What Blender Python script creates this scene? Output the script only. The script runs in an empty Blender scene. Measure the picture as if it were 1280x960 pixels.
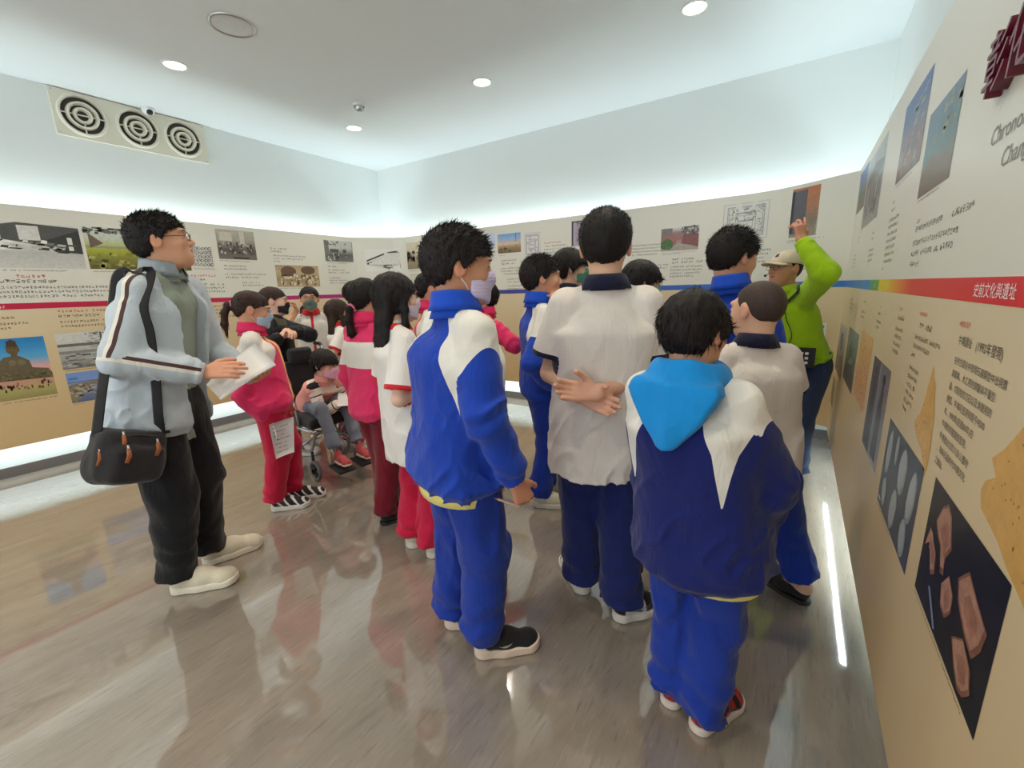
import bpy, bmesh, math, random
import numpy as np
from mathutils import Vector, Matrix

# ---------------------------------------------------------------- camera, light, exposure
SC = bpy.context.scene
COL = SC.collection
CAM_R = np.array([[0.83851481, 0.0943093, -0.53665508],
                  [0.5442166, -0.19349924, 0.8163249],
                  [-0.02685532, -0.97655712, -0.21357666]])   # room axes seen from the camera (right, down, forward)
CAM_C = np.array([0.0, 0.0, 1.40])
cd = bpy.data.cameras.new('camera'); cam = bpy.data.objects.new('camera', cd); COL.objects.link(cam)
cd.sensor_fit = 'HORIZONTAL'; cd.sensor_width = 36; cd.lens = 36 * 540 / 1280; cd.clip_start = 0.02
Mw = np.eye(4); Mw[:3, 0] = CAM_R[:, 0]; Mw[:3, 1] = -CAM_R[:, 1]; Mw[:3, 2] = -CAM_R[:, 2]; Mw[:3, 3] = CAM_C
cam.matrix_world = Matrix(Mw.tolist())
SC.camera = cam
SC.view_settings.view_transform = 'Standard'; SC.view_settings.look = 'None'
SC.view_settings.gamma = 1.0; SC.view_settings.use_curve_mapping = False
SC.view_settings.exposure = 0.5
wd = bpy.data.worlds.new('world'); SC.world = wd; wd.use_nodes = True
wd.node_tree.nodes['Background'].inputs[0].default_value = (0.88, 0.95, 1, 1)
wd.node_tree.nodes['Background'].inputs[1].default_value = 1.4

def area(name, loc, rot, sx, sy, power, col, spread=180):
    l = bpy.data.lights.new(name, 'AREA'); l.shape = 'RECTANGLE'; l.size = sx; l.size_y = sy
    l.energy = power; l.color = col; l.spread = math.radians(spread)
    o = bpy.data.objects.new(name, l); o.location = loc; o.rotation_euler = rot; COL.objects.link(o); return o
COOL = (0.82, 0.965, 1.0); WARM = (1.0, 0.86, 0.68)
PI = math.pi
CEIL = 3.13; XL, XR, YB, YF = -5.30, 0.45, 4.64, -3.4
KU, KD = 2.5, 1.9            # watts per metre of cove tube, above and below the boards
# tubes in the cove above the boards (facing up) and below them (facing down)
area('cove_light_left', (-5.22, .62, 2.04), (PI, 0, 0), 0.04, 8.0, KU * 8.0, COOL)
area('cove_light_back', (-2.4, 4.555, 2.04), (PI, 0, 0), 5.3, 0.04, KU * 5.3, COOL)
area('cove_light_right', (0.385, 0.6, 2.04), (PI, 0, 0), 0.04, 7.6, KU * 7.6, COOL)
area('plinth_light_left', (-5.15, .62, 0.34), (0, 0, 0), 0.05, 8.0, KD * 8.0, COOL)
area('plinth_light_back', (-2.4, 4.46, 0.34), (0, 0, 0), 4.4, 0.05, KD * 5.3, COOL)
area('plinth_light_right', (0.335, 3.10, 0.34), (0, 0, 0), 0.02, 1.75, KD * 3.4, COOL)

# ---------------------------------------------------------------- materials
def S(v): return v / 12.92 if v <= 0.04045 else ((v + 0.055) / 1.055) ** 2.4
def rgb(r, g, b): return (S(r / 255), S(g / 255), S(b / 255), 1.0)
class NT:
    def __init__(s, name):
        s.m = bpy.data.materials.new(name); s.m.use_nodes = True; s.t = s.m.node_tree
        s.b = s.t.nodes['Principled BSDF']; s.out = s.t.nodes['Material Output']
    def n(s, kind, **kw):
        x = s.t.nodes.new(kind)
        for k, v in kw.items():
            if k.startswith('i_'):
                key = k[2:]; key = int(key) if key.isdigit() else key
                s.set(x.inputs[key], v)
            else: setattr(x, k, v)
        return x
    def set(s, inp, v):
        if hasattr(v, 'is_output') or isinstance(v, bpy.types.NodeSocket): s.t.links.new(v, inp)
        else: inp.default_value = v
    def p(s, **kw):
        for k, v in kw.items(): s.set(s.b.inputs[k.replace('_', ' ')], v)
    def coord(s, scale=(1, 1, 1), rot=(0, 0, 0), src='Object'):
        tc = s.n('ShaderNodeTexCoord'); mp = s.n('ShaderNodeMapping', i_0=tc.outputs[src])
        mp.inputs['Scale'].default_value = scale; mp.inputs['Rotation'].default_value = rot
        return mp.outputs[0]
    def noise(s, vec, scale, detail=3, rough=.5, dist=0):
        return s.n('ShaderNodeTexNoise', i_0=vec, i_Scale=scale, i_Detail=detail, i_Roughness=rough, i_Distortion=dist).outputs[0]
    def ramp(s, fac, stops):
        r = s.n('ShaderNodeValToRGB', i_0=fac); e = r.color_ramp.elements
        while len(e) < len(stops): e.new(0.5)
        for i, (p, c) in enumerate(stops): e[i].position = p; e[i].color = c
        return r.outputs[0]
    def mix(s, fac, a, b, mode='MIX'):
        m = s.n('ShaderNodeMix', data_type='RGBA', blend_type=mode)
        s.set(m.inputs[0], fac); s.set(m.inputs[6], a); s.set(m.inputs[7], b); return m.outputs[2]
    def math(s, op, a, b=None):
        m = s.n('ShaderNodeMath', operation=op); s.set(m.inputs[0], a)
        if b is not None: s.set(m.inputs[1], b)
        return m.outputs[0]
    def mapr(s, v, a, b, c=0, d=1):
        m = s.n('ShaderNodeMapRange'); s.set(m.inputs[0], v)
        for i, x in enumerate((a, b, c, d)): m.inputs[i + 1].default_value = x
        return m.outputs[0]
    def attr(s, name): return s.n('ShaderNodeAttribute', attribute_name=name)
    def bump(s, h, strength=.3, dist=.01):
        b = s.n('ShaderNodeBump', i_Strength=strength, i_Distance=dist, i_Height=h)
        s.t.links.new(b.outputs[0], s.b.inputs['Normal'])
def simple(name, col, rough=.5, metal=0, var=.06, scale=30, bump=0, spec=.5):
    t = NT(name); c = t.coord(); nz = t.noise(c, scale, 3)
    lo = tuple(x * (1 - var) for x in col[:3]) + (1,); hi = tuple(min(1, x * (1 + var)) for x in col[:3]) + (1,)
    t.p(Base_Color=t.mix(nz, lo, hi), Roughness=rough, Metallic=metal); t.b.inputs['Specular IOR Level'].default_value = spec
    if bump: t.bump(nz, bump, .002)
    return t.m
def emis(name, col, strength):
    t = NT(name); t.p(Base_Color=col, Emission_Color=col, Emission_Strength=strength); return t.m

# ---------------------------------------------------------------- mesh helpers
def link(name, verts, faces, mat=None, parent=None, smooth=False, fm=None):
    me = bpy.data.meshes.new(name); me.from_pydata([tuple(v) for v in verts], [], [tuple(f) for f in faces])
    mats = mat if isinstance(mat, (list, tuple)) else [mat]
    for m in mats:
        if m is not None: me.materials.append(m)
    if fm is not None: me.polygons.foreach_set('material_index', np.asarray(fm, np.int32))
    if smooth: me.polygons.foreach_set('use_smooth', np.ones(len(me.polygons), bool))
    me.update()
    o = bpy.data.objects.new(name, me); COL.objects.link(o)
    if parent is not None: o.parent = parent
    return o
def tag(o, label, cat, group=None):
    o['label'] = label; o['category'] = cat
    if group: o['group'] = group
    return o
def empty(name, loc, label=None, cat=None, group=None):
    o = bpy.data.objects.new(name, None); o.location = loc; o.empty_display_size = .1; COL.objects.link(o)
    if label: tag(o, label, cat, group)
    return o
def struct(o): o['kind'] = 'structure'; return o
class MB:
    """collects simple solids into one mesh"""
    def __init__(s): s.v = []; s.f = []; s.m = []
    def add(s, vs, fs, mi=0):
        b = len(s.v); s.v += [tuple(map(float, v)) for v in vs]; s.f += [tuple(b + i for i in f) for f in fs]; s.m += [mi] * len(fs); return s
    def box(s, a, b, mi=0):
        (x0, y0, z0), (x1, y1, z1) = a, b
        return s.add([(x0, y0, z0), (x1, y0, z0), (x1, y1, z0), (x0, y1, z0), (x0, y0, z1), (x1, y0, z1), (x1, y1, z1), (x0, y1, z1)],
              [(0, 3, 2, 1), (4, 5, 6, 7), (0, 1, 5, 4), (1, 2, 6, 5), (2, 3, 7, 6), (3, 0, 4, 7)], mi)
    def tube(s, pts, r, n=8, mi=0, closed=False, flat=1.0, up=None):
        P = [np.array(p, float) for p in pts]; k = len(P); rr = r if hasattr(r, '__len__') else [r] * k
        vs = []; fs = []; u = np.array(up, float) if up is not None else None
        for i, p in enumerate(P):
            d = P[(i + 1) % k] - P[i - 1] if closed else P[min(i + 1, k - 1)] - P[max(i - 1, 0)]
            d /= np.linalg.norm(d) + 1e-9
            if u is None: u = np.cross(d, (0.123, 0.45, 0.9)) if abs(d[2]) < .9 else np.cross(d, (1, .1, 0))
            a = u - d * (u @ d); a /= np.linalg.norm(a) + 1e-9; b = np.cross(d, a)
            if up is None: u = a
            for j in range(n):
                t = 2 * PI * j / n; vs.append(p + rr[i] * (a * math.cos(t) + b * math.sin(t) * flat))
        for i in range(k if closed else k - 1):
            for j in range(n):
                q = (i + 1) % k; fs.append((i * n + j, i * n + (j + 1) % n, q * n + (j + 1) % n, q * n + j))
        if not closed: fs += [tuple(range(n))[::-1], tuple((k - 1) * n + j for j in range(n))]
        return s.add(vs, fs, mi)
    def lathe(s, c, axis, prof, n=24, mi=0):
        c = np.array(c, float); w = np.array(axis, float); w /= np.linalg.norm(w)
        a = np.cross(w, (1, 0, 0) if abs(w[0]) < .8 else (0, 1, 0)); a /= np.linalg.norm(a); b = np.cross(w, a)
        vs = [c + w * h + r * (a * math.cos(2 * PI * j / n) + b * math.sin(2 * PI * j / n)) for r, h in prof for j in range(n)]
        fs = [(i * n + j, i * n + (j + 1) % n, (i + 1) * n + (j + 1) % n, (i + 1) * n + j) for i in range(len(prof) - 1) for j in range(n)]
        return s.add(vs, fs, mi)
    def build(s, name, mat, parent=None, smooth=False): return link(name, s.v, s.f, mat, parent, smooth, s.m if isinstance(mat, (list, tuple)) else None)

# ---------------------------------------------------------------- room shell
t = NT('white_wall_paint'); c = t.coord(); t.p(Base_Color=t.mix(t.noise(c, 1.2, 3), rgb(226, 231, 229), rgb(232, 236, 234)), Roughness=.75); t.bump(t.noise(c, 220, 2), .04, .001)
M_WALL = t.m
t = NT('ceiling_paint'); c = t.coord(); t.p(Base_Color=t.mix(t.noise(c, .9, 2), rgb(222, 228, 229), rgb(228, 233, 234)), Roughness=.8); t.bump(t.noise(c, 160, 2), .04, .001)
M_CEIL = t.m
t = NT('polished_vinyl_floor')
c1 = t.coord((5, 1.1, 1), (0, 0, math.radians(-8))); c2 = t.coord((85, 9, 1), (0, 0, math.radians(-12))); c0 = t.coord()
streak = t.noise(c1, 1.0, 6, .62, .8); fleck = t.noise(c2, 1.0, 4, .6); cloud = t.noise(c0, .9, 3)
col = t.ramp(streak, [(.30, rgb(132, 121, 108)), (.5, rgb(146, 135, 121)), (.72, rgb(158, 148, 135))])
col = t.mix(t.mapr(fleck, .56, .74, 0, .75), col, rgb(108, 98, 88)); col = t.mix(t.mapr(fleck, .42, .28, 0, .5), col, rgb(172, 163, 150))
col = t.mix(t.mapr(cloud, .3, .7, 0, .35), col, rgb(132, 126, 118))
wob = t.noise(c0, 4.0, 2, .5); fine = t.noise(c0, 45, 2)
t.p(Base_Color=col, Roughness=t.mapr(fleck, .3, .7, .05, .09)); t.b.inputs['Specular IOR Level'].default_value = .9
t.b.inputs['Coat Weight'].default_value = .9; t.b.inputs['Coat Roughness'].default_value = .02; t.b.inputs['Coat IOR'].default_value = 1.6
t.bump(t.math('ADD', wob, t.math('MULTIPLY', fine, .03)), .07, .012)
bn = [n for n in t.t.nodes if n.bl_idname == 'ShaderNodeBump'][0]; t.t.links.new(bn.outputs[0], t.b.inputs['Coat Normal'])
M_FLOOR = t.m
M_BASE = simple('dark_grey_skirting', rgb(92, 84, 80), .4, 0, .12, 60)
M_CREAM = simple('cream_vent_enamel', rgb(226, 222, 204), .45, 0, .02)
M_DUCT = simple('dark_duct', rgb(70, 64, 60), .8)
M_WHITEPL = simple('white_plastic', rgb(232, 234, 232), .4, 0, .02)
M_CHROME = simple('brushed_metal', rgb(190, 190, 188), .3, .9, .05)
M_BLACKPL = simple('black_plastic', rgb(26, 26, 28), .45, 0, .15)

def slab(name, a, b, mat): return struct(MB().box(a, b).build(name, mat))
slab('floor', (XL - .15, YF - .15, -.12), (XR + .15, YB + .15, 0), M_FLOOR)
slab('ceiling', (XL - .15, YF - .15, CEIL), (XR + .15, YB + .15, CEIL + .1), M_CEIL)
slab('wall_left', (XL - .12, YF - .12, 0), (XL, YB + .12, CEIL), M_WALL)
slab('wall_back', (XL, YB, 0), (XR, YB + .12, CEIL), M_WALL)
slab('wall_right', (XR, YF - .12, 0), (XR + .12, YB + .12, CEIL), M_WALL)
BH = .085
slab('baseboard_left', (XL, YF, 0), (XL + .012, YB, BH), M_BASE)
slab('baseboard_back', (XL + .012, YB - .012, 0), (XR - .012, YB, BH), M_BASE)
slab('baseboard_right', (XR - .012, YF, 0), (XR, YB, BH), M_BASE)

# recessed warm downlights
M_LAMP = emis('warm_lamp_face', (1.0, .93, .80, 1), 9.0)
def downlight(x, y, label, proto=[]):
    if proto:
        o = proto[0].copy(); COL.objects.link(o)
        for ch in proto[0].children: k = ch.copy(); COL.objects.link(k); k.parent = o
    else:
        o = empty('ceiling_downlight', (0, 0, CEIL)); proto.append(o)
        MB().lathe((0, 0, 0), (0, 0, 1), [(.068, 0), (.072, -.006), (.086, -.007), (.088, 0)], 32).build('trim_ring', M_WHITEPL, o, True)
        MB().lathe((0, 0, 0), (0, 0, 1), [(.0005, -.0035), (.05, -.0035), (.069, -.0015)], 32).build('lamp_lens', M_LAMP, o, True)
    o.location = (x, y, CEIL); tag(o, label, 'downlight', 'round ceiling downlights')
    l = bpy.data.lights.new('downlight_lamp', 'SPOT'); l.energy = 38; l.color = WARM; l.spot_size = math.radians(125); l.spot_blend = .9; l.shadow_soft_size = .06
    lo = bpy.data.objects.new('downlight_lamp', l); lo.location = (x, y, CEIL - .02); COL.objects.link(lo)
for x, y, lb in [(-4.13, 1.75, 'lit round downlight beside the cream air vent panel'), (-.73, 3.36, 'lit round downlight nearest the exhibition wall corner with the rainbow band'),
                 (-2.43, 3.36, 'lit round downlight in the middle of the row along the back wall'), (-4.15, 3.38, 'lit round downlight beside the small smoke detector'),
                 (-2.43, 1.75, 'lit round downlight above the middle of the group'), (-.73, 1.75, 'lit round downlight above the boy with clasped hands'),
                 (-4.13, .1, 'lit round downlight behind the man with the shoulder bag'), (-2.43, .1, 'lit round downlight over the empty floor beside the man'), (-.73, .1, 'lit round downlight over the floor by the pottery photo'),
                 (-4.13, -1.6, 'lit round downlight near the open end by the crimson banded board'), (-2.43, -1.6, 'lit round downlight in the middle of the open end'), (-.73, -1.6, 'lit round downlight near the open end by the red banded board')]:
    downlight(x, y, lb)
# ceiling speaker, smoke detector
o = empty('ceiling_speaker', (-3.255, 1.755, CEIL), 'round flush white ceiling loudspeaker with perforated grille', 'speaker')
MB().lathe((0, 0, 0), (0, 0, 1), [(.118, 0), (.128, -.012), (.135, -.006), (.136, 0)], 40).build('rim', M_CHROME, o, True)
t = NT('perforated_grille'); v = t.n('ShaderNodeTexVoronoi', i_0=t.coord(), i_Scale=160).outputs[0]
t.p(Base_Color=t.mix(t.mapr(v, .1, .3), rgb(120, 120, 120), rgb(208, 210, 210)), Roughness=.4)
MB().lathe((0, 0, 0), (0, 0, 1), [(.0005, -.014), (.06, -.013), (.119, -.006)], 40).build('grille', t.m, o, True)
o = empty('smoke_detector', (-3.61, 3.02, CEIL), 'small white and chrome smoke detector on the ceiling', 'detector')
MB().lathe((0, 0, 0), (0, 0, 1), [(.055, 0), (.055, -.018), (.05, -.024)], 24).build('base', M_WHITEPL, o, True)
MB().lathe((0, 0, 0), (0, 0, 1), [(.044, -.022), (.042, -.052), (.03, -.066), (.0005, -.067)], 24).build('sensor_cap', M_CHROME, o, True)
# vent panel with three round diffusers
o = empty('air_vent_panel', (XL, 1.84, 2.94), 'cream air conditioning panel with three round ringed outlets', 'air vent')
y0, y1, z0, z1 = -.565, .565, -.175, .185
mb = MB()
def plate_with_holes(mb, cents, r, n=32):
    bm = bmesh.new()
    edges = []
    def loop(pts):
        vs = [bm.verts.new(p) for p in pts]; return [bm.edges.new((vs[i], vs[(i + 1) % len(vs)])) for i in range(len(vs))]
    edges += loop([(.022, y0, z0), (.022, y1, z0), (.022, y1, z1), (.022, y0, z1)])
    for cy, cz in cents: edges += loop([(.022, cy + r * math.cos(2 * PI * i / n), cz + r * math.sin(2 * PI * i / n)) for i in range(n)])
    bmesh.ops.triangle_fill(bm, use_beauty=True, use_dissolve=False, edges=edges)
    bm.verts.index_update()
    mb.add([v.co[:] for v in bm.verts], [[v.index for v in f.verts] for f in bm.faces]); bm.free()
cents = [(-.375, .01), (.005, .01), (.365, .01)]
plate_with_holes(mb, cents, .150)
for a, b in [((0, y0, z0), (.022, y0, z1)), ((0, y1, z0), (.022, y1, z1))]:
    mb.add([(0, a[1], z0), (.022, a[1], z0), (.022, a[1], z1), (0, a[1], z1)], [(0, 1, 2, 3)])
for z in (z0, z1): mb.add([(0, y0, z), (.022, y0, z), (.022, y1, z), (0, y1, z)], [(0, 1, 2, 3)])
mb.build('face_plate', M_CREAM, o)
for cy, cz in cents:
    q = MB().lathe((.001, cy, cz), (1, 0, 0), [(.0005, .0), (.15, .0), (.15, .001)], 32).build('duct_opening', M_DUCT, o)
    MB().lathe((0, cy, cz), (1, 0, 0), [(.14, .004), (.142, .034), (.150, .040), (.164, .030), (.166, .022)], 40).build('outlet_ring', M_CREAM, o, True)
    for r in (.100, .056): MB().lathe((0, cy, cz), (1, 0, 0), [(r - .020, .006), (r - .008, .042), (r + .003, .042), (r + .010, .006)], 36).build('diffuser_ring', M_CREAM, o, True)
    MB().tube([(.02, cy - .142, cz), (.02, cy + .142, cz)], .006, 6).tube([(.02, cy, cz - .142), (.02, cy, cz - .05)], .006, 6).build('spoke', M_CREAM, o)
for cy in (y0 + .02, y1 - .02):
    for cz in (z0 + .02, z1 - .02): MB().lathe((.022, cy, cz), (1, 0, 0), [(.006, 0), (.005, .003), (.0005, .003)], 10).build('screw', M_CHROME, o)
o = empty('dome_camera', (XL + .09, 1.92, CEIL), 'small white dome camera hanging above the vent panel', 'camera')
MB().lathe((0, 0, 0), (0, 0, 1), [(.05, 0), (.05, -.02), (.042, -.045), (.02, -.058), (.0005, -.06)], 24).build('housing', M_WHITEPL, o, True)
MB().lathe((.028, 0, -.04), (1, 0, -.5), [(.026, 0), (.024, .012), (.014, .02), (.0005, .023)], 20).build('lens', M_BLACKPL, o, True)

# ---------------------------------------------------------------- exhibition boards with printed pictures and text
PATH = np.array([(-5.1, -3.3), (-5.1, 3.80), (-5.06, 3.94), (-4.74, 4.32), (-4.60, 4.40), (-.45, 4.40), (-.2, 4.345), (0, 4.22), (.14, 4.115), (.28, 4.02), (.28, -3.2)])
def _smooth_path():
    out = [PATH[0]]
    for i in range(1, len(PATH) - 1):
        a, b, c = PATH[i - 1], PATH[i], PATH[i + 1]
        if i == len(PATH) - 2: out.append(b); continue
        k = .04; u = (a - b) / np.linalg.norm(a - b); w = (c - b) / np.linalg.norm(c - b)
        for t in (0, .25, .5, .75, 1): out.append((1 - t) ** 2 * (b + u * k) + 2 * t * (1 - t) * b + t * t * (b + w * k))
    out.append(PATH[-1]); return np.array(out)
PP = _smooth_path(); PS = np.r_[0, np.cumsum(np.hypot(*np.diff(PP, axis=0).T))]
S0 = np.hypot(*(PATH[1] - PATH[0])) - 5.8      # shift so that s counts as measured on the boards
PS = PS - S0
def onp(s, z, off=0.0):
    s = np.asarray(s, float); i = np.clip(np.searchsorted(PS, s, 'right') - 1, 0, len(PP) - 2)
    a, b = PP[i], PP[i + 1]; d = b - a; L = np.hypot(d[..., 0], d[..., 1]); t = ((s - PS[i]) / L)[..., None]
    p = a + d * t; nrm = np.stack([d[..., 1], -d[..., 0]], -1) / L[..., None]
    q = p + nrm * off
    return np.concatenate([q, np.broadcast_to(np.asarray(z, float)[..., None], q.shape[:-1] + (1,))], -1)
ZB, ZT = .285, 2.137
t = NT('exhibit_board_print'); tc = t.n('ShaderNodeTexCoord'); sx = t.n('ShaderNodeSeparateXYZ', i_0=tc.outputs['Object']); z = sx.outputs[2]
g = t.noise(t.coord(), 1.3, 3)
tan = t.ramp(t.mapr(z, .28, 1.36), [(0, rgb(206, 174, 124)), (.5, rgb(214, 188, 145)), (1, rgb(220, 204, 170))])
tan = t.mix(t.mapr(g, .35, .7, 0, .25), tan, rgb(226, 204, 166))
top = t.mix(g, rgb(222, 220, 208), rgb(228, 226, 215))
t.p(Base_Color=t.mix(t.math('GREATER_THAN', z, 1.375), tan, top), Roughness=.38)
t.bump(t.noise(t.coord(), 90, 2), .03, .001)
M_BOARD = t.m
t = NT('printed_colour'); a = t.attr('col'); n1 = t.noise(t.coord(), 38, 5, .65); n2 = t.noise(t.coord(), 120, 2)
f = t.math('ADD', t.mapr(n1, .3, .7, -1, 1), t.mapr(n2, .3, .7, -.4, .4))
f = t.math('ADD', t.math('MULTIPLY', f, a.outputs['Alpha']), 1.0)
sc_ = t.n('ShaderNodeVectorMath', operation='SCALE', i_0=a.outputs['Color']); t.set(sc_.inputs['Scale'], f)
t.p(Base_Color=sc_.outputs[0], Roughness=.35); M_PRINT = t.m
M_EDGE = simple('board_edge', rgb(205, 200, 185), .5)

def board(name, s0, s1, label):
    ss = np.unique(np.r_[s0, PS[(PS > s0 + .001) & (PS < s1 - .001)], s1]); n = len(ss)
    v = np.concatenate([onp(ss, np.full(n, ZB)), onp(ss, np.full(n, ZT)), onp(ss, np.full(n, ZB), -.03), onp(ss, np.full(n, ZT), -.03)])
    f = []; m = []
    for i in range(n - 1):
        f += [(i, i + 1, n + i + 1, n + i), (2 * n + i, 3 * n + i, 3 * n + i + 1, 2 * n + i + 1), (n + i, n + i + 1, 3 * n + i + 1, 3 * n + i), (i, 2 * n + i, 2 * n + i + 1, i + 1)]
        m += [0, 1, 1, 1]
    f += [(0, n, 3 * n, 2 * n), (n - 1, 3 * n - 1, 4 * n - 1, 2 * n - 1)]; m += [1, 1]
    o = link(name, v, f, [M_BOARD, M_EDGE], None, False, m); return tag(o, label, 'display board')
CORN = float(PS[len(PP) - 2])
BL = board('display_board', -1.25, 6.62, 'long white and tan exhibition board under the vent panel, crimson band')
BB = board('display_board', 6.621, CORN, 'white and tan exhibition board on the back wall, purple to blue band')
BR = board('display_board', CORN + .001, CORN + 5.9, 'white and tan exhibition board with rainbow to red band and pottery photo')

class Print:
    """flat print: coloured polygons in board coordinates, layered a fraction of a millimetre apart"""
    def __init__(s): s.v = []; s.f = []; s.c = []; s.k = 0
    def poly(s, pts, col, var=0.0):
        off = .0006 + .00005 * s.k; s.k += 1; b = len(s.v)
        p = np.array(pts, float); s.v += list(onp(p[:, 0], p[:, 1], off)); s.f.append(tuple(range(b, b + len(pts))))
        s.c += [tuple(col[:3]) + (var,)] * len(pts); return s
    def many(s, quads, col, var=0.0):
        off = .0006 + .00005 * s.k; s.k += 1
        for pts in quads:
            b = len(s.v); p = np.array(pts, float); s.v += list(onp(p[:, 0], p[:, 1], off)); s.f.append(tuple(range(b, b + len(p)))); s.c += [tuple(col[:3]) + (var,)] * len(p)
        return s
    def rect(s, s0, z0, s1, z1, cols, var=0.0, n=1, m=None):
        """cols: one colour, or a list from bottom to top"""
        if not isinstance(cols, list): cols = [cols, cols]
        off = .0006 + .00005 * s.k; s.k += 1; R = len(cols); b = len(s.v); n = max(n, int(abs(s1 - s0) / .12) + 1)
        for r in range(R):
            ss = np.linspace(s0, s1, n + 1); zz = np.full(n + 1, z0 + (z1 - z0) * r / (R - 1)); s.v += list(onp(ss, zz, off)); s.c += [tuple(cols[r][:3]) + (var,)] * (n + 1)
        for r in range(R - 1):
            for i in range(n): q = b + r * (n + 1) + i; s.f.append((q, q + 1, q + n + 2, q + n + 1))
        return s
    def build(s, name, parent, label=None):
        o = link(name, s.v, s.f, M_PRINT, parent); at = o.data.color_attributes.new('col', 'FLOAT_COLOR', 'POINT')
        at.data.foreach_set('color', np.array(s.c, np.float32).ravel())
        if label: o['label'] = label
        return o
rnd = random.Random(7)
def ell(cx, cz, rx, rz, n=14, jit=0, rot=0):
    out = []
    for i in range(n):
        a = 2 * PI * i / n; k = 1 + jit * (rnd.random() - .5) * 2; x, y = rx * k * math.cos(a), rz * k * math.sin(a)
        out.append((cx + x * math.cos(rot) - y * math.sin(rot), cz + x * math.sin(rot) + y * math.cos(rot)))
    return out
class Box:
    """unit-square drawing inside one picture"""
    def __init__(s, parent, s0, z0, s1, z1, bg, var=.1, name='printed_photo', label=None):
        s.p = Print(); s.a = (s0, z0, s1, z1); s.par = parent; s.name = name; s.label = label; s.p.rect(s0, z0, s1, z1, bg, var, 2)
    def T(s, pts): a = s.a; return [(a[0] + (a[2] - a[0]) * min(1, max(0, u)), a[1] + (a[3] - a[1]) * min(1, max(0, v))) for u, v in pts]
    def poly(s, pts, col, var=.12): s.p.poly(s.T(pts), col, var); return s
    def rect(s, u0, v0, u1, v1, col, var=.12):
        q = s.T([(u0, v0), (u1, v1)]); s.p.rect(q[0][0], q[0][1], q[1][0], q[1][1], col, var); return s
    def ell(s, cu, cv, ru, rv, col, var=.12, n=12, jit=.05, rot=0): return s.poly(ell(cu, cv, ru, rv, n, jit, rot), col, var)
    def specks(s, n, u0, v0, u1, v1, su, sv, cols, var=.1):
        for col in cols:
            qs = []
            for _ in range(n // len(cols)):
                u, v = rnd.uniform(u0, u1), rnd.uniform(v0, v1); a, b = su * rnd.uniform(.4, 1.3), sv * rnd.uniform(.4, 1.3)
                qs.append(s.T([(u - a, v - b * .6), (u + a * .7, v - b), (u + a, v + b * .7), (u - a * .5, v + b)]))
            s.p.many(qs, col, var)
        return s
    def done(s): return s.p.build(s.name, s.par, s.label)
G = lambda v: rgb(v, v, int(v * .97))
def glyphs(parent, s0, ztop, h, lines, col, pitch=1.75, name='text_block', bold=1.0, adv=1.0):
    """illegibly small text: rows of square characters made of a few strokes"""
    pr = Print(); qs = []
    for r, n in enumerate(lines):
        z = ztop - h * (1 + r * pitch)
        for k in range(n):
            if rnd.random() < .05: continue
            x = s0 + k * h * 1.08 * adv; w = h * .9 * adv; th = h * .13 * bold
            for zz in rnd.sample([.02, .22, .42, .62, .82], rnd.choice((2, 3, 3))): a, b = sorted((rnd.uniform(0, .35), rnd.uniform(.6, 1))); qs.append([(x + a * w, z + zz * h), (x + b * w, z + zz * h), (x + b * w, z + zz * h + th), (x + a * w, z + zz * h + th)])
            for xx in rnd.sample([.05, .3, .5, .7, .86], rnd.choice((1, 2, 2))): a, b = sorted((rnd.uniform(0, .35), rnd.uniform(.6, 1))); qs.append([(x + xx * w, z + a * h), (x + xx * w + th, z + a * h), (x + xx * w + th, z + b * h), (x + xx * w, z + b * h)])
    pr.many(qs, col); o = pr.build(name, parent); o['kind'] = 'stuff'; return o
def lettering(parent, s0, zbase, h, text, col, name='lettering', sx=1.0, depth=0, shear=0):
    cu = bpy.data.curves.new('lettering', 'FONT'); cu.body = text; cu.size = h; cu.resolution_u = 2; cu.extrude = depth; cu.shear = shear
    ob = bpy.data.objects.new('tmp_lettering', cu); COL.objects.link(ob); bpy.context.view_layer.update()
    me = bpy.data.meshes.new_from_object(ob.evaluated_get(bpy.context.evaluated_depsgraph_get()))
    co = np.zeros(len(me.vertices) * 3); me.vertices.foreach_get('co', co); co = co.reshape(-1, 3)
    bpy.data.objects.remove(ob); bpy.data.curves.remove(cu)
    P = np.array([onp(s0 + c[0] * sx, zbase + c[1], .0009 + depth + c[2]) for c in co]) if len(co) else co
    me.vertices.foreach_set('co', P.ravel()); me.update(); me.materials.clear(); me.materials.append(M_PRINT)
    at = me.color_attributes.new('col', 'FLOAT_COLOR', 'POINT'); at.data.foreach_set('color', np.tile(np.array(tuple(col[:3]) + (0.0,), np.float32), len(co)))
    o = bpy.data.objects.new(name, me); COL.objects.link(o); o.parent = parent; return o

# colour band that runs round the room
def band(parent, stops, name='colour_band'):
    pr = Print(); off = .0004; b = 0
    for s, c in stops:
        for z in (1.353, 1.399): pr.v.append(onp(s, z, off)); pr.c.append(tuple(c[:3]) + (.02,))
    for i in range(len(stops) - 1): pr.f.append((2 * i, 2 * i + 2, 2 * i + 3, 2 * i + 1))
    return pr.build(name, parent, 'thin horizontal colour band')
def ramp_stops(keys, extra):
    ks = [k[0] for k in keys]; ss = sorted(set(list(ks) + [float(x) for x in extra if ks[0] < x < ks[-1]] + list(np.arange(ks[0], ks[-1], .15))))
    return [(s, tuple(np.interp(s, ks, [k[1][j] for k in keys]) for j in range(3))) for s in ss]
CR = rgb(196, 34, 70); MG = rgb(170, 40, 130); PU = rgb(96, 62, 150); IN = rgb(66, 66, 150); BLU = rgb(52, 108, 196); SKY = rgb(62, 140, 205); GRN = rgb(100, 170, 80); YEL = rgb(232, 205, 50); ORG = rgb(236, 140, 60); RED = rgb(222, 44, 52)
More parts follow.
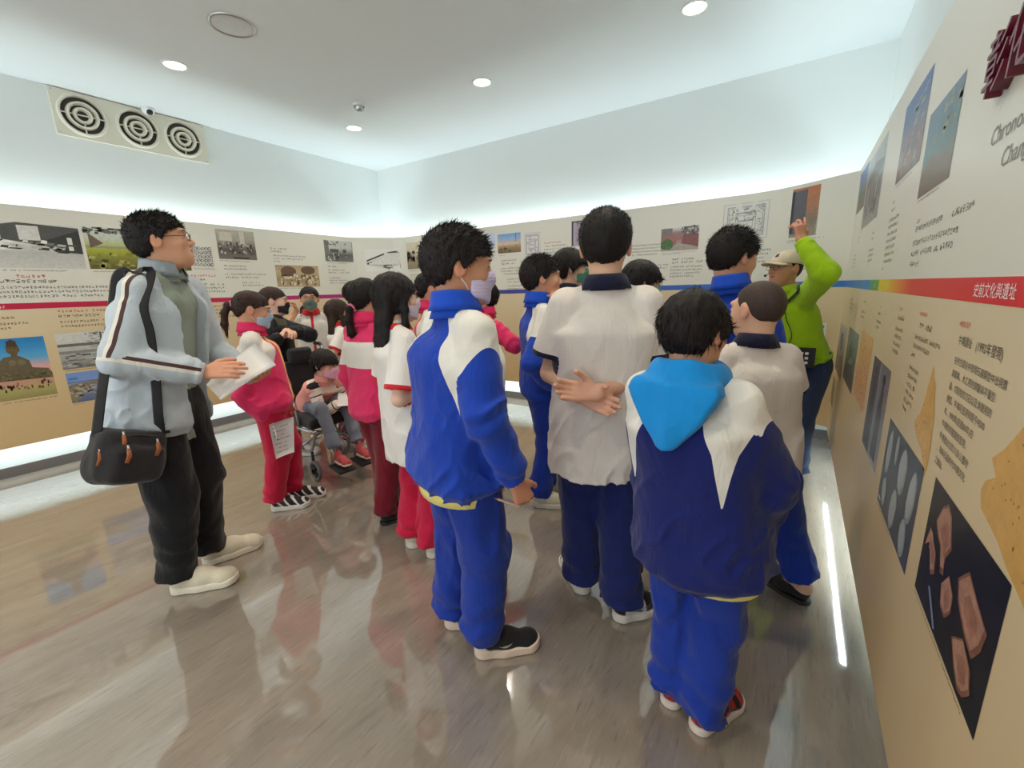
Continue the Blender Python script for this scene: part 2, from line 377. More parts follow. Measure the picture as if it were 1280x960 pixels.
band(BL, ramp_stops([(-1.24, CR), (3.9, CR), (4.6, rgb(186, 36, 96)), (5.6, MG), (6.619, PU)], PS))
band(BB, ramp_stops([(6.622, PU), (8.2, IN), (9.6, rgb(70, 86, 180)), (10.4, BLU), (CORN - .001, rgb(50, 120, 205))], PS))
band(BR, ramp_stops([(CORN + .002, rgb(50, 120, 205)), (12.5, SKY), (12.85, SKY), (13.0, GRN), (13.16, GRN), (13.22, YEL), (13.4, YEL), (13.62, ORG), (13.85, RED), (CORN + 5.8, RED)], PS))

DK = rgb(60, 56, 54); TXT = rgb(84, 80, 76); REDT = rgb(206, 96, 78); TTX = rgb(104, 86, 60)
# --- left board, upper row
b = Box(BL, 2.05, 1.668, 3.222, 2.01, [G(206), G(190), G(225), G(214)], .10, label='black and white photo of rubble in front of an old building')
b.poly([(.62, .62), (.62, .93), (.70, 1), (1, .95), (1, .5), (.9, .45)], G(86)).rect(.70, .62, .80, .94, G(216)).poly([(.8, .6), (1, .9), (1, .35), (.86, .38)], G(58)).rect(.93, .42, .955, .72, G(222))
b.rect(.545, .6, .56, 1, G(80)).rect(.528, .8, .58, .84, G(80)).poly([(.30, .5), (.42, .68), (.55, .62), (.7, .42), (.52, .34), (.3, .3)], G(232)).rect(.8, .52, .98, .56, G(70))
b.specks(90, .0, .36, .92, .60, .03, .035, [G(60), G(120), G(190), G(235)]).specks(30, 0, .6, .5, .9, .04, .04, [G(90), G(140)]).done()
b = Box(BL, 3.245, 1.670, 4.0, 2.018, [rgb(92, 82, 40), rgb(128, 130, 52), rgb(176, 182, 60), rgb(196, 204, 190), rgb(206, 212, 214)], .10, label='colour photo of a yellow green field with a town beyond')
b.rect(0, .50, 1, .56, rgb(150, 150, 120)).specks(60, 0, .02, 1, .38, .03, .05, [rgb(70, 66, 36), rgb(136, 128, 62), rgb(176, 170, 96)]).specks(50, 0, .86, .7, 1, .03, .04, [rgb(64, 62, 52), rgb(110, 110, 96)]).poly([(.04, .5), (.04, .86), (.16, .62)], rgb(112, 96, 80)).done()
b = Box(BL, 3.80 + .215, 1.710, 4.205, 1.918, G(224), .04, label='black and white drawing of cobbles')
for i in range(6):
    for j in range(5): b.ell(.08 + i * .17 + .08 * (j % 2), .1 + j * .19, .085, .085, G(40), .0, 8, .15).ell(.08 + i * .17 + .08 * (j % 2), .1 + j * .19, .062, .062, G(205), .05, 8, .2)
b.done()
b = Box(BL, 4.27, 1.795, 4.655, 2.094, [rgb(120, 114, 104), rgb(96, 90, 84), rgb(168, 162, 148), rgb(186, 180, 164)], .14, label='old sepia group photo before a building with a name plate')
b.rect(.08, .62, .40, .92, rgb(204, 198, 182)).rect(.6, .55, .72, .98, rgb(206, 200, 186)).specks(60, .05, .2, .95, .55, .03, .06, [rgb(44, 42, 42), rgb(84, 80, 76), rgb(190, 182, 170)]).rect(.36, .03, .78, .08, rgb(48, 42, 38)).done()
b = Box(BL, 4.845, 1.502, 5.392, 1.752, [rgb(186, 164, 128), rgb(160, 138, 104), rgb(190, 170, 134), rgb(176, 156, 122)], .1, label='brown sepia photo of a seated group under trees')
b.ell(.28, .72, .18, .24, rgb(112, 84, 66)).ell(.74, .78, .17, .2, rgb(108, 82, 64)).specks(70, .1, .1, .95, .55, .025, .07, [rgb(232, 222, 200), rgb(84, 66, 52), rgb(210, 194, 164)]).done()
b = Box(BL, 5.51, 1.818, 5.912, 2.078, [G(122), G(96), G(196), G(200)], .14, label='black and white photo of a crowd before a gate')
b.rect(.0, .3, .16, .98, rgb(120, 118, 112)).rect(.84, .3, 1, .98, rgb(110, 106, 100)).rect(.2, .44, .8, .6, G(84)).specks(60, .05, .04, .95, .34, .03, .05, [G(60), G(210), G(30)]).specks(24, 0, .8, 1, .98, .05, .05, [G(110)]).done()
b = Box(BL, 6.06, 1.695, 6.53, 1.985, G(232), .03, label='black and white photo of a long two storey building')
b.poly([(.0, .4), (.66, .86), (1.0, .9), (1, .3), (.05, .28)], G(214)).poly([(.04, .5), (.7, .92), (.72, .86), (.05, .44)], G(60)).poly([(.62, .86), (.96, .94), (1, .84), (.7, .8)], G(70)).poly([(.66, .8), (.68, .34), (.7, .34), (.7, .8)], G(90))
for k in range(7): b.rect(.06 + k * .085, .30, .11 + k * .085, .40 + k * .03, G(46))
b.specks(40, .5, .1, 1, .36, .04, .05, [G(50), G(120)]).done()
# --- left board, lower row
b = Box(BL, 2.50, .655, 2.864, 1.134, [rgb(150, 140, 90), rgb(176, 168, 104), rgb(206, 140, 132), rgb(222, 168, 160), rgb(96, 168, 210), rgb(60, 148, 204), rgb(38, 128, 194)], .05, label='colour photo of a large stone seated statue under blue sky')
b.poly([(0, .36), (1.0, .34), (.96, .46), (.72, .50), (.70, .62), (.58, .70), (.50, .72), (.34, .70), (.24, .62), (.20, .48), (0, .45)], rgb(104, 94, 70)).ell(.50, .83, .095, .105, rgb(106, 88, 54)).poly([(.42, .86), (.43, .95), (.5, .985), (.57, .95), (.58, .86)], rgb(70, 60, 44)).rect(.455, .70, .545, .76, rgb(98, 86, 58))
b.rect(.405, .78, .42, .86, rgb(98, 84, 54)).rect(.58, .78, .595, .86, rgb(98, 84, 54)).rect(.46, .835, .485, .845, rgb(54, 44, 30)).rect(.515, .835, .54, .845, rgb(54, 44, 30)).rect(.48, .775, .52, .783, rgb(60, 46, 34)).ell(.45, .60, .06, .05, rgb(124, 112, 84)).ell(.58, .60, .06, .05, rgb(124, 112, 84))
b.poly([(0, .32), (1, .30), (1, .40), (0, .42)], rgb(98, 92, 62)).specks(36, .02, .15, .98, .27, .018, .03, [rgb(64, 40, 44), rgb(110, 64, 60), rgb(150, 84, 100)]).specks(40, 0, .32, 1, .44, .03, .015, [rgb(74, 72, 50), rgb(124, 116, 84)]).done()
b = Box(BL, 2.93, .843, 3.30, 1.143, [G(120), G(160), G(186), G(206), G(210)], .12, label='grey misty landscape photo with bare tree')
b.rect(0, .62, 1, .7, G(110)).rect(0, .42, 1, .5, G(140)).specks(40, 0, .05, 1, .4, .08, .02, [G(110), G(190), G(90)]).specks(40, .5, .5, 1, .98, .05, .012, [G(90), G(130)]).poly([(.72, .4), (.76, .4), (.78, .98), (.75, .98)], G(84)).done()
b = Box(BL, 2.935, .553, 3.36, .81, [rgb(96, 104, 132), rgb(110, 124, 158), rgb(132, 148, 186), rgb(126, 152, 204), rgb(120, 152, 212)], .05, label='colour photo of a rocky breakwater by blue water')
b.poly([(0, .1), (0, .62), (.3, .64), (.72, .74), (.3, .44), (.06, .0)], rgb(134, 126, 106)).specks(36, 0, .2, .4, .6, .04, .03, [rgb(88, 82, 70), rgb(180, 172, 150)]).rect(.02, .76, .16, .84, rgb(70, 130, 196)).rect(0, .66, 1, .69, rgb(96, 110, 140)).done()
# --- back board
b = Box(BB, 6.64, 1.71, 7.10, 2.06, [rgb(142, 130, 108), rgb(160, 146, 120), rgb(206, 194, 168), rgb(214, 202, 178)], .06, label='sepia photo of trees and a low house in a field')
b.specks(26, 0, .34, .3, .62, .05, .08, [rgb(62, 56, 48), rgb(84, 76, 62)]).rect(.45, .48, 1, .6, rgb(120, 110, 92)).done()
b = Box(BB, 8.16, 1.82, 8.48, 2.034, [rgb(116, 98, 66), rgb(156, 130, 90), rgb(206, 186, 160), rgb(150, 184, 222), rgb(112, 160, 220)], .08, label='colour photo of a dry field under blue sky with a pole')
b.rect(.78, .3, .80, 1, rgb(70, 66, 62)).rect(0, .42, .9, .56, rgb(214, 186, 166)).specks(16, 0, .02, .6, .3, .05, .05, [rgb(84, 74, 44)]).done()
b = Box(BB, 7.96, 1.90, 8.12, 2.06, [rgb(196, 206, 232), rgb(206, 214, 238)], .02, label='pale blue picture'); b.done()
def plan(board_, s0, z0, s1, z1, ink, label, bg):
    q = Box(board_, s0, z0, s1, z1, bg, .02, 'printed_plan', label)
    def fr(a, w):
        q.rect(a, a, 1 - a, a + w, ink, 0).rect(a, 1 - a - w, 1 - a, 1 - a, ink, 0).rect(a, a, a + w, 1 - a, ink, 0).rect(1 - a - w, a, 1 - a, 1 - a, ink, 0)
    fr(.02, .008); fr(.1, .02); fr(.14, .012); fr(.28, .015); fr(.34, .012)
    return q
plan(BB, 8.527, 1.756, 8.737, 2.02, rgb(120, 116, 140), 'line drawn plan of a building', rgb(222, 220, 216)).specks(40, .15, .15, .85, .85, .03, .02, [rgb(150, 146, 168)]).done()
b = Box(BB, 9.117, 1.832, 9.44, 2.083, rgb(176, 160, 176), .05, label='mauve photo of a plaque with vertical characters')
b.rect(0, 0, .06, 1, rgb(52, 48, 54)).rect(0, .95, 1, 1, rgb(52, 48, 54)).specks(14, .18, .1, .26, .95, .03, .03, [rgb(96, 84, 100)]).specks(14, .45, .1, .53, .95, .03, .03, [rgb(96, 84, 100)]).done()
b = Box(BB, 10.052, 1.716, 10.387, 1.93, [rgb(164, 152, 142), rgb(170, 160, 150), rgb(150, 110, 104), rgb(150, 120, 116), rgb(226, 228, 232)], .12, label='colour photo of a brick alley with a shrub')
b.poly([(0, .1), (0, .62), (.3, .68), (.42, .6), (.42, .3), (.3, .14)], rgb(160, 104, 96)).poly([(.55, .28), (.6, .66), (1, .8), (1, .1), (.8, .2)], rgb(132, 78, 74)).rect(0, .62, .3, .95, rgb(128, 116, 112)).rect(.6, .68, 1, .98, rgb(116, 108, 108)).ell(.15, .27, .17, .24, rgb(70, 104, 52), .3, 12, .2).specks(16, .55, .65, 1, .98, .04, .06, [rgb(72, 68, 70), rgb(190, 190, 192)]).done()
q = plan(BB, 10.575, 1.765, 10.94, 2.074, rgb(164, 166, 164), 'faint grey line plan of a courtyard temple', rgb(220, 221, 214))
q.rect(.34, .5, .66, .53, rgb(150, 152, 150)).rect(.3, .72, .7, .74, rgb(150, 152, 150)).specks(60, .12, .12, .88, .24, .02, .02, [rgb(176, 178, 176)]).specks(60, .3, .5, .7, .84, .03, .02, [rgb(150, 152, 152)]).specks(50, .12, .2, .26, .9, .02, .02, [rgb(172, 174, 172)]).specks(50, .74, .2, .88, .9, .02, .02, [rgb(172, 174, 172)]).done()
b = Box(BB, 11.108, 1.745, 11.322, 2.108, [rgb(150, 140, 122), rgb(134, 122, 110), rgb(176, 124, 92), rgb(186, 120, 86)], .12, label='photo of a grey stone tablet on a brick wall')
b.poly([(.1, .06), (.62, .1), (.62, .97), (.1, .94)], rgb(98, 98, 106), .06).poly([(0, .1), (.1, .06), (.1, .96), (0, .94)], rgb(58, 60, 72), .05).rect(.68, .04, .98, .3, rgb(186, 178, 160)).specks(12, .64, .3, .9, .7, .03, .06, [rgb(74, 64, 58)]).specks(24, .28, .4, .36, .9, .012, .012, [rgb(70, 70, 78)]).done()
b = Box(BB, 11.30, .80, 11.49, 1.085, rgb(226, 226, 228), .02, 'printed_map', 'white printed map sheet with blue lines'); b.specks(20, .1, .05, .95, .95, .05, .03, [rgb(90, 96, 150), rgb(60, 60, 70)]).done()
# --- right board, upper row
b = Box(BR, 11.66, 1.835, 12.11, 2.09, [rgb(96, 88, 76), rgb(104, 104, 84), rgb(84, 120, 176), rgb(60, 116, 196)], .12, label='colour photo of trees under blue sky'); b.specks(20, 0, .1, 1, .55, .08, .08, [rgb(60, 70, 44), rgb(120, 104, 84)]).done()
b = Box(BR, 12.13, 1.695, 12.80, 2.072, [rgb(150, 150, 150), rgb(140, 138, 138), rgb(112, 112, 116), rgb(150, 152, 158), rgb(178, 180, 184)], .12, label='grey photo of a temple hall with people in front')
b.poly([(.1, .55), (.9, .62), (.98, .72), (.5, .82), (.05, .68)], rgb(92, 92, 96)).rect(.1, .3, .92, .55, rgb(110, 106, 104)).specks(24, .1, .14, .8, .34, .03, .06, [rgb(52, 52, 58), rgb(96, 96, 110)]).rect(.2, .3, .24, .55, rgb(170, 170, 170)).rect(.7, .3, .74, .56, rgb(170, 170, 170)).done()
b = Box(BR, 13.232, 1.762, 13.658, 2.035, [rgb(104, 78, 66), rgb(126, 92, 84), rgb(108, 104, 124), rgb(62, 92, 146), rgb(46, 92, 160)], .10, label='painting like photo of a blue sky above red town')
b.specks(30, .1, .05, .95, .5, .05, .05, [rgb(140, 84, 72), rgb(84, 70, 76), rgb(160, 130, 120)]).specks(10, .5, .55, .9, .95, .08, .03, [rgb(140, 150, 140)]).done()
b = Box(BR, 13.722, 1.638, 14.068, 1.872, [rgb(104, 80, 60), rgb(98, 92, 74), rgb(78, 108, 112), rgb(74, 112, 128), rgb(90, 116, 140)], .12, label='photo of a green blue bay with brown shore')
b.poly([(0, .3), (.4, .42), (1, .26), (1, 0), (0, 0)], rgb(108, 86, 66)).specks(14, .3, .6, 1, .95, .1, .04, [rgb(134, 136, 104), rgb(100, 116, 108)]).done()
# --- right board, lower row
b = Box(BR, 11.62, .765, 12.145, 1.10, [rgb(96, 78, 62), rgb(84, 70, 60), rgb(150, 146, 140), rgb(176, 176, 174)], .12, label='photo of an excavated stone well'); b.ell(.5, .62, .3, .25, rgb(120, 118, 118)).ell(.5, .66, .18, .2, rgb(64, 60, 62)).specks(20, 0, 0, 1, .4, .06, .05, [rgb(60, 48, 40), rgb(130, 112, 90)]).done()
b = Box(BR, CORN + .02, .503, 11.845, .706, [rgb(110, 90, 70), rgb(140, 116, 96)], .15, label='small brown photo near the board corner'); b.done()
b = Box(BR, 12.272, .815, 12.797, 1.126, [rgb(88, 78, 70), rgb(104, 94, 84), rgb(110, 122, 116), rgb(126, 138, 132)], .14, label='photo of figures in a stone relief'); b.poly([(.1, .2), (.3, .6), (.5, .75), (.8, .5), (.9, .1)], rgb(84, 84, 80)).specks(16, .1, .1, .9, .8, .05, .06, [rgb(60, 56, 54), rgb(150, 156, 150)]).done()
b = Box(BR, 12.88, .840, 13.28, 1.160, [rgb(222, 168, 112), rgb(226, 176, 122)], .10, 'printed_map', 'old orange map sheet with brown handwriting'); b.specks(80, .05, .05, .95, .95, .02, .015, [rgb(140, 92, 60), rgb(186, 120, 80)]).done()
b = Box(BR, 13.378, .745, 13.762, 1.104, [rgb(150, 150, 158), rgb(124, 126, 140), rgb(112, 114, 128)], .12, label='blue grey photo of two standing carved figures')
b.rect(0, 0, .48, 1, rgb(84, 86, 100)).poly([(.12, .05), (.38, .05), (.34, .6), (.3, .82), (.2, .82), (.14, .6)], rgb(58, 60, 72), .2).ell(.25, .88, .07, .05, rgb(40, 42, 52)).poly([(.58, .05), (.88, .05), (.84, .6), (.8, .8), (.68, .8), (.62, .6)], rgb(70, 72, 84), .2).ell(.74, .86, .08, .06, rgb(44, 44, 54)).rect(.46, 0, .5, 1, rgb(160, 162, 170)).done()
b = Box(BR, 13.866, .698, 14.32, .974, [rgb(70, 76, 90), rgb(64, 70, 84)], .14, label='blue grey photo of polished stone adze tools')
for (u, v, a, c, r) in [(.14, .66, .07, .26, -.05), (.36, .80, .04, .16, 0), (.58, .70, .10, .24, -.04), (.86, .62, .08, .26, -.06), (.18, .22, .07, .16, .1), (.50, .24, .09, .22, -.06), (.82, .2, .08, .18, .06)]:
    b.ell(u, v, a, c, rgb(140, 146, 152), .12, 14, .05, r).ell(u - .01, v + .01, a * .8, c * .86, rgb(166, 170, 172), .1, 14, .05, r)
b.rect(.03, .06, .12, .085, rgb(214, 216, 218)).done()
b = Box(BR, 14.411, .728, 14.811, .990, [rgb(24, 24, 30), rgb(30, 30, 38)], .08, label='dark photo of five brown pottery sherds with a scale bar')
for pts in [[(.14, .72), (.20, .88), (.27, .95), (.34, .90), (.38, .80), (.42, .70), (.36, .58), (.38, .46), (.33, .44), (.27, .60), (.20, .64)], [(.03, .42), (.08, .62), (.13, .60), (.16, .56), (.24, .50), (.26, .36), (.20, .30), (.16, .40), (.10, .50)],
            [(.56, .62), (.66, .76), (.78, .68), (.92, .60), (.90, .46), (.84, .34), (.74, .38), (.66, .44), (.60, .50)], [(.38, .40), (.46, .54), (.55, .46), (.56, .34), (.50, .24), (.42, .26)], [(.62, .24), (.74, .36), (.86, .28), (.90, .16), (.84, .06), (.78, .04), (.70, .12)]]:
    c_ = np.mean(np.array(pts), 0); b.poly(pts, rgb(128, 84, 66), .28); b.poly([tuple(c_ + (np.array(p) - c_) * .86 + np.array((-.005, .01))) for p in pts], rgb(176, 130, 108), .26)
    b.poly([tuple(c_ + (np.array(p) - c_) * .5 + np.array((.01, .0))) for p in pts], rgb(158, 108, 88), .3)
b.poly([(.22, .22), (.25, .24), (.42, .05), (.39, .03)], rgb(120, 136, 170)).done()
def blobmap(board_, pts, label):
    pr = Print(); pr.poly(pts, rgb(214, 166, 92), .10); c_ = np.mean(np.array(pts), 0); qs = []
    for _ in range(26):
        p = np.array(pts[rnd.randrange(len(pts))]); k = rnd.uniform(.05, .85); x, y = c_ + (p - c_) * k; qs.append(ell(x, y, .0028, .0022, 6))
    pr.many(qs, rgb(150, 104, 56)); pr.build('printed_map_shape', board_, label)
blobmap(BR, [(14.24, 1.20), (14.262, 1.175), (14.285, 1.16), (14.30, 1.13), (14.318, 1.10), (14.325, 1.06), (14.335, 1.03), (14.335, .985), (14.325, .955), (14.30, .975), (14.27, 1.0), (14.22, 1.01), (14.165, 1.03), (14.16, 1.045), (14.20, 1.075), (14.215, 1.11), (14.225, 1.15)], 'small tan map shape with dots')
blobmap(BR, [(14.66, 1.12), (14.70, 1.15), (14.74, 1.195), (14.83, 1.23), (14.95, 1.22), (15.02, 1.14), (15.01, 1.0), (14.93, .94), (14.85, .985), (14.79, 1.0), (14.74, 1.02), (14.66, 1.035), (14.645, 1.06), (14.655, 1.08), (14.69, 1.10)], 'large tan map shape with dots')
# --- lettering that can be read
WHT = rgb(244, 240, 236)
lettering(BR, 14.418, 1.3655, .028, '史前文化與遺址', WHT, sx=1.02)
lettering(BR, 13.06, 1.368, .022, '日治', rgb(210, 226, 214)); lettering(BR, 13.40, 1.368, .022, '清領', rgb(244, 226, 190)); lettering(BR, 12.35, 1.368, .022, '現代', rgb(170, 204, 232))
lettering(BR, 14.372, 1.303, .017, '•4500 B.P', rgb(222, 96, 64)); lettering(BR, 14.385, 1.270, .021, '牛埔遺址', DK); lettering(BR, 14.49, 1.270, .023, '(1992年發現)', DK)
for i, tx in enumerate(['在考古遺址中發現石器類型中出現農', '業器具、木工用的錛鑿與平鑿型', '器、切割用的刀石以及漁獵用的', '網墜。牛埔可追溯到距今4500', '年。1995年(民國84年)在', '牛埔的挖掘調查發現，', '牛埔遺址位於八卦山臺地', '，為新石器時代中期文化', '之遺址。']):
    lettering(BR, 14.384 - .0005 * i, 1.230 - i * .0268, .0172, tx, DK)
lettering(BR, 14.015, 1.303, .015, '•5000-4500B.P', rgb(222, 110, 76)); glyphs(BR, 14.02, 1.285, .0155, [9], TTX); glyphs(BR, 14.0, 1.252, .013, [19, 13, 3], TTX, 1.9); glyphs(BR, 14.0, 1.165, .012, [9, 9, 8, 8, 8, 4], TTX, 1.9)
glyphs(BR, 13.72, 1.312, .012, [5], REDT); glyphs(BR, 13.72, 1.285, .014, [7], TTX); glyphs(BR, 13.71, 1.248, .0125, [9, 9, 9, 8], TTX, 1.9)
glyphs(BR, 13.30, 1.30, .014, [3], TTX); glyphs(BR, 13.30, 1.272, .013, [6], TTX); glyphs(BR, 13.28, 1.24, .012, [9, 7], TTX, 1.9)
glyphs(BR, 12.75, 1.30, .013, [8], TTX); glyphs(BR, 12.75, 1.25, .012, [12, 10], TTX, 2); glyphs(BR, 12.1, 1.29, .013, [9, 14, 12], TTX, 2)
lettering(BR, 14.318, 1.735, .115, '彰化', rgb(104, 22, 42), 'raised_title_lettering', 1.0, .011, .12)
M_TITLE_SIDE = None
lettering(BR, 14.345, 1.640, .046, 'Chronology of', rgb(122, 112, 100), 'lettering', 1, 0, .12); lettering(BR, 14.425, 1.588, .046, 'Changhua', rgb(122, 112, 100), 'lettering', 1, 0, .12)
glyphs(BR, 13.775, 1.572, .010, [4], REDT); glyphs(BR, 13.775, 1.553, .017, [15, 0], TXT, 1.9, adv=1.1); glyphs(BR, 14.16, 1.553, .017, [8], TXT, adv=1.1); glyphs(BR, 13.765, 1.513, .0165, [22, 21, 6], TXT, 1.9, adv=1.2)
glyphs(BR, 13.24, 1.70, .011, [4], TXT); glyphs(BR, 13.24, 1.672, .014, [6], TXT); glyphs(BR, 13.22, 1.635, .0135, [15, 15, 15, 15, 15, 15, 14, 2], TXT, 1.95)
glyphs(BR, 12.72, 1.63, .013, [5, 5], TXT, 2); glyphs(BR, 12.68, 1.55, .0125, [13, 13, 13, 2], TXT, 2); glyphs(BR, 12.05, 1.66, .013, [6, 5], TXT, 2); glyphs(BR, 11.9, 1.56, .012, [12, 14, 12, 12], TXT, 2)
glyphs(BR, 13.27, 1.752, .006, [44], TXT); glyphs(BR, 13.73, 1.632, .006, [40], TXT); glyphs(BR, 12.1, 1.687, .007, [22], TXT); glyphs(BR, 14.41, .722, .0055, [58], TTX); glyphs(BR, 13.87, .692, .0055, [40], TTX)
# left board text
def para(B, s, z, hh, lines, col=TXT, pitch=1.8): return glyphs(B, s, z, hh, lines, col, pitch)
glyphs(BL, 2.6, 1.655, .011, [42], TXT); glyphs(BL, 3.25, 1.655, .011, [22], TXT); glyphs(BL, 2.35, 1.618, .026, [8], REDT); glyphs(BL, 2.80, 1.618, .026, [6], REDT); glyphs(BL, 2.30, 1.580, .027, [25], TXT, bold=1.2); glyphs(BL, 2.30, 1.53, .020, [52, 52, 46], TXT, 1.75)
glyphs(BL, 2.40, 1.385, .022, [13], WHT, bold=1.4)
glyphs(BL, 2.25, 1.335, .020, [10, 0], REDT); glyphs(BL, 2.55, 1.30, .022, [8], TTX); glyphs(BL, 2.30, 1.255, .018, [26, 22], TTX, 1.9); glyphs(BL, 2.98, 1.335, .022, [18], REDT); glyphs(BL, 2.98, 1.295, .024, [10], TTX); glyphs(BL, 2.98, 1.245, .019, [22, 22], TTX, 1.9)
glyphs(BL, 2.45, .642, .012, [32], TTX); glyphs(BL, 2.94, .836, .010, [26], TTX); glyphs(BL, 2.94, .545, .010, [7], TTX)
glyphs(BL, 4.02, 1.695, .010, [18], TXT); glyphs(BL, 3.98, 1.635, .024, [9], REDT); glyphs(BL, 3.98, 1.595, .024, [5], TXT); glyphs(BL, 3.96, 1.548, .021, [14, 14, 14], TXT)
glyphs(BL, 4.27, 1.783, .012, [24], TXT); glyphs(BL, 4.30, 1.735, .018, [12, 12], TXT, 1.7); glyphs(BL, 4.30, 1.65, .018, [22, 18], TXT, 1.8); glyphs(BL, 4.46, 1.56, .016, [11, 13], TXT, 1.8); glyphs(BL, 4.42, 1.46, .016, [9], TXT)
glyphs(BL, 4.82, 1.945, .020, [9, 6], TXT, 1.7); glyphs(BL, 4.84, 1.865, .017, [22, 20, 4], TXT, 1.9); glyphs(BL, 4.85, 1.492, .010, [40], TXT); glyphs(BL, 5.53, 1.805, .010, [30], TXT); glyphs(BL, 5.53, 1.765, .020, [6], TXT); glyphs(BL, 5.53, 1.72, .018, [15, 16], TXT, 1.8); glyphs(BL, 5.53, 1.62, .018, [9, 14, 14], TXT, 1.8)
glyphs(BL, 4.05, 1.325, .022, [11], REDT); glyphs(BL, 4.02, 1.285, .02, [14, 12, 14], TTX); glyphs(BL, 4.02, 1.12, .02, [10], REDT); glyphs(BL, 4.0, 1.08, .02, [12, 12], TTX); glyphs(BL, 4.60, 1.32, .02, [11, 14, 12], TTX)
glyphs(BB, 6.66, 1.69, .011, [30], TXT); glyphs(BB, 6.66, 1.64, .018, [12, 14, 10], TXT)
glyphs(BB, 8.17, 1.80, .010, [8], TXT); glyphs(BB, 8.20, 1.745, .02, [10], TXT); glyphs(BB, 8.20, 1.71, .022, [8], TXT); glyphs(BB, 8.19, 1.655, .018, [24, 22, 16], TXT, 1.8); glyphs(BB, 8.28, 1.53, .018, [12, 18], TXT, 1.8); glyphs(BB, 8.28, 1.45, .018, [14, 12], TXT, 1.8)
glyphs(BB, 8.78, 1.90, .018, [12], REDT); glyphs(BB, 8.78, 1.865, .018, [14, 16, 12], TXT, 1.9); glyphs(BB, 8.8, 1.72, .018, [8], TXT)
glyphs(BB, 9.72, 1.795, .0155, [20, 20, 20, 18], TXT, 1.9); glyphs(BB, 10.06, 1.704, .008, [36, 20], TXT, 1.7); glyphs(BB, 10.16, 1.648, .020, [9, 13], TXT, 1.5); glyphs(BB, 10.15, 1.575, .0165, [16, 16, 15, 12], TXT, 1.75); glyphs(BB, 9.9, 1.60, .0155, [14, 13], TXT)
glyphs(BB, 10.80, 1.68, .0165, [10, 9, 7, 9], TXT, 1.9); glyphs(BB, 11.10, 1.728, .009, [30, 12], TXT, 1.6); glyphs(BB, 11.20, 1.58, .013, [17, 15, 10, 14], TXT, 2.0)

# ---------------------------------------------------------------- implicit-surface modeller (bodies, clothes, hair)
f32 = np.float32
def V(*a): return np.array(a, f32)
def nrm(v): v = np.asarray(v, float); return (v / (np.linalg.norm(v) + 1e-9)).astype(f32)
def seg(P, a, b):
    a = np.asarray(a, f32); ab = np.asarray(b, f32) - a; t = np.clip(((P - a) @ ab) / (ab @ ab + 1e-12), 0, 1); return t, P - a - t[:, None] * ab
def cone(P, a, b, ra, rb): t, q = seg(P, a, b); return np.sqrt((q * q).sum(1)) - (ra + (rb - ra) * t)
def chain(P, pts, rs, k=.02):
    d = None
    for i in range(len(pts) - 1): e = cone(P, pts[i], pts[i + 1], rs[i], rs[i + 1]); d = e if d is None else smin(d, e, k)
    return d
def ellip(P, c, r):
    q = (P - np.asarray(c, f32)); r = np.asarray(r, f32); k0 = np.sqrt(((q / r) ** 2).sum(1)); k1 = np.sqrt(((q / (r * r)) ** 2).sum(1)); return k0 * (k0 - 1) / (k1 + 1e-6)
def smin(a, b, k): h = np.clip(.5 + .5 * (b - a) / k, 0, 1); return b + (a - b) * h - k * h * (1 - h)
def smax(a, b, k): return -smin(-a, -b, k)
def plane(P, p, n): return (P - np.asarray(p, f32)) @ nrm(n)
def loft(P, cs, rx, ry, sides, ex=2.3):
    """stack of oval sections from the first centre to the last; flat ends"""
    cs = np.asarray(cs, float); sides = np.asarray(sides, float); rx = np.asarray(rx, float); ry = np.asarray(ry, float)
    if len(cs) > 3:                                                # round the outline between the sections
        n_ = len(cs); ti = np.linspace(0, n_ - 1, n_ * 5); i0 = np.minimum(ti.astype(int), n_ - 2); fr = (ti - i0)
        def cub(y):
            y = np.asarray(y, float); m = np.zeros_like(y); d_ = y[1:] - y[:-1]; m[1:-1] = np.where(d_[1:] * d_[:-1] > 0, 2 * d_[1:] * d_[:-1] / (d_[1:] + d_[:-1] + 1e-12 * np.sign(d_[1:] + 1e-12)), 0); m[0], m[-1] = d_[0], d_[-1]; f = fr if y.ndim == 1 else fr[:, None]
            return y[i0] * (2 * f ** 3 - 3 * f ** 2 + 1) + m[i0] * (f ** 3 - 2 * f ** 2 + f) + y[i0 + 1] * (3 * f ** 2 - 2 * f ** 3) + m[i0 + 1] * (f ** 3 - f ** 2)
        cs, rx, ry, sides = cub(cs), cub(rx), cub(ry), cub(sides)
    cs = cs.astype(f32); ax = nrm(cs[-1] - cs[0]); ts = (cs - cs[0]) @ ax; t = (P - cs[0]) @ ax; tc = np.clip(t, 0, ts[-1])
    I = lambda y: np.interp(tc, ts, y).astype(f32)
    c = np.stack([I(cs[:, j]) for j in range(3)], 1); sd = np.stack([I(np.asarray(sides, f32)[:, j]) for j in range(3)], 1)
    sd -= ax * (sd @ ax)[:, None]; sd /= np.linalg.norm(sd, axis=1)[:, None] + 1e-9; fw = np.cross(ax, sd)
    q = P - c; u = np.abs((q * sd).sum(1)) / I(rx); v = np.abs((q * fw).sum(1)) / I(ry)
    r = (u ** ex + v ** ex) ** (1 / ex); d2 = (r - 1) * np.minimum(I(rx), I(ry)) * np.where(r > 1, 1, 1)
    return np.maximum(d2, np.maximum(-t, t - ts[-1]))
_hr = np.random.RandomState(3).rand(4096).astype(f32)
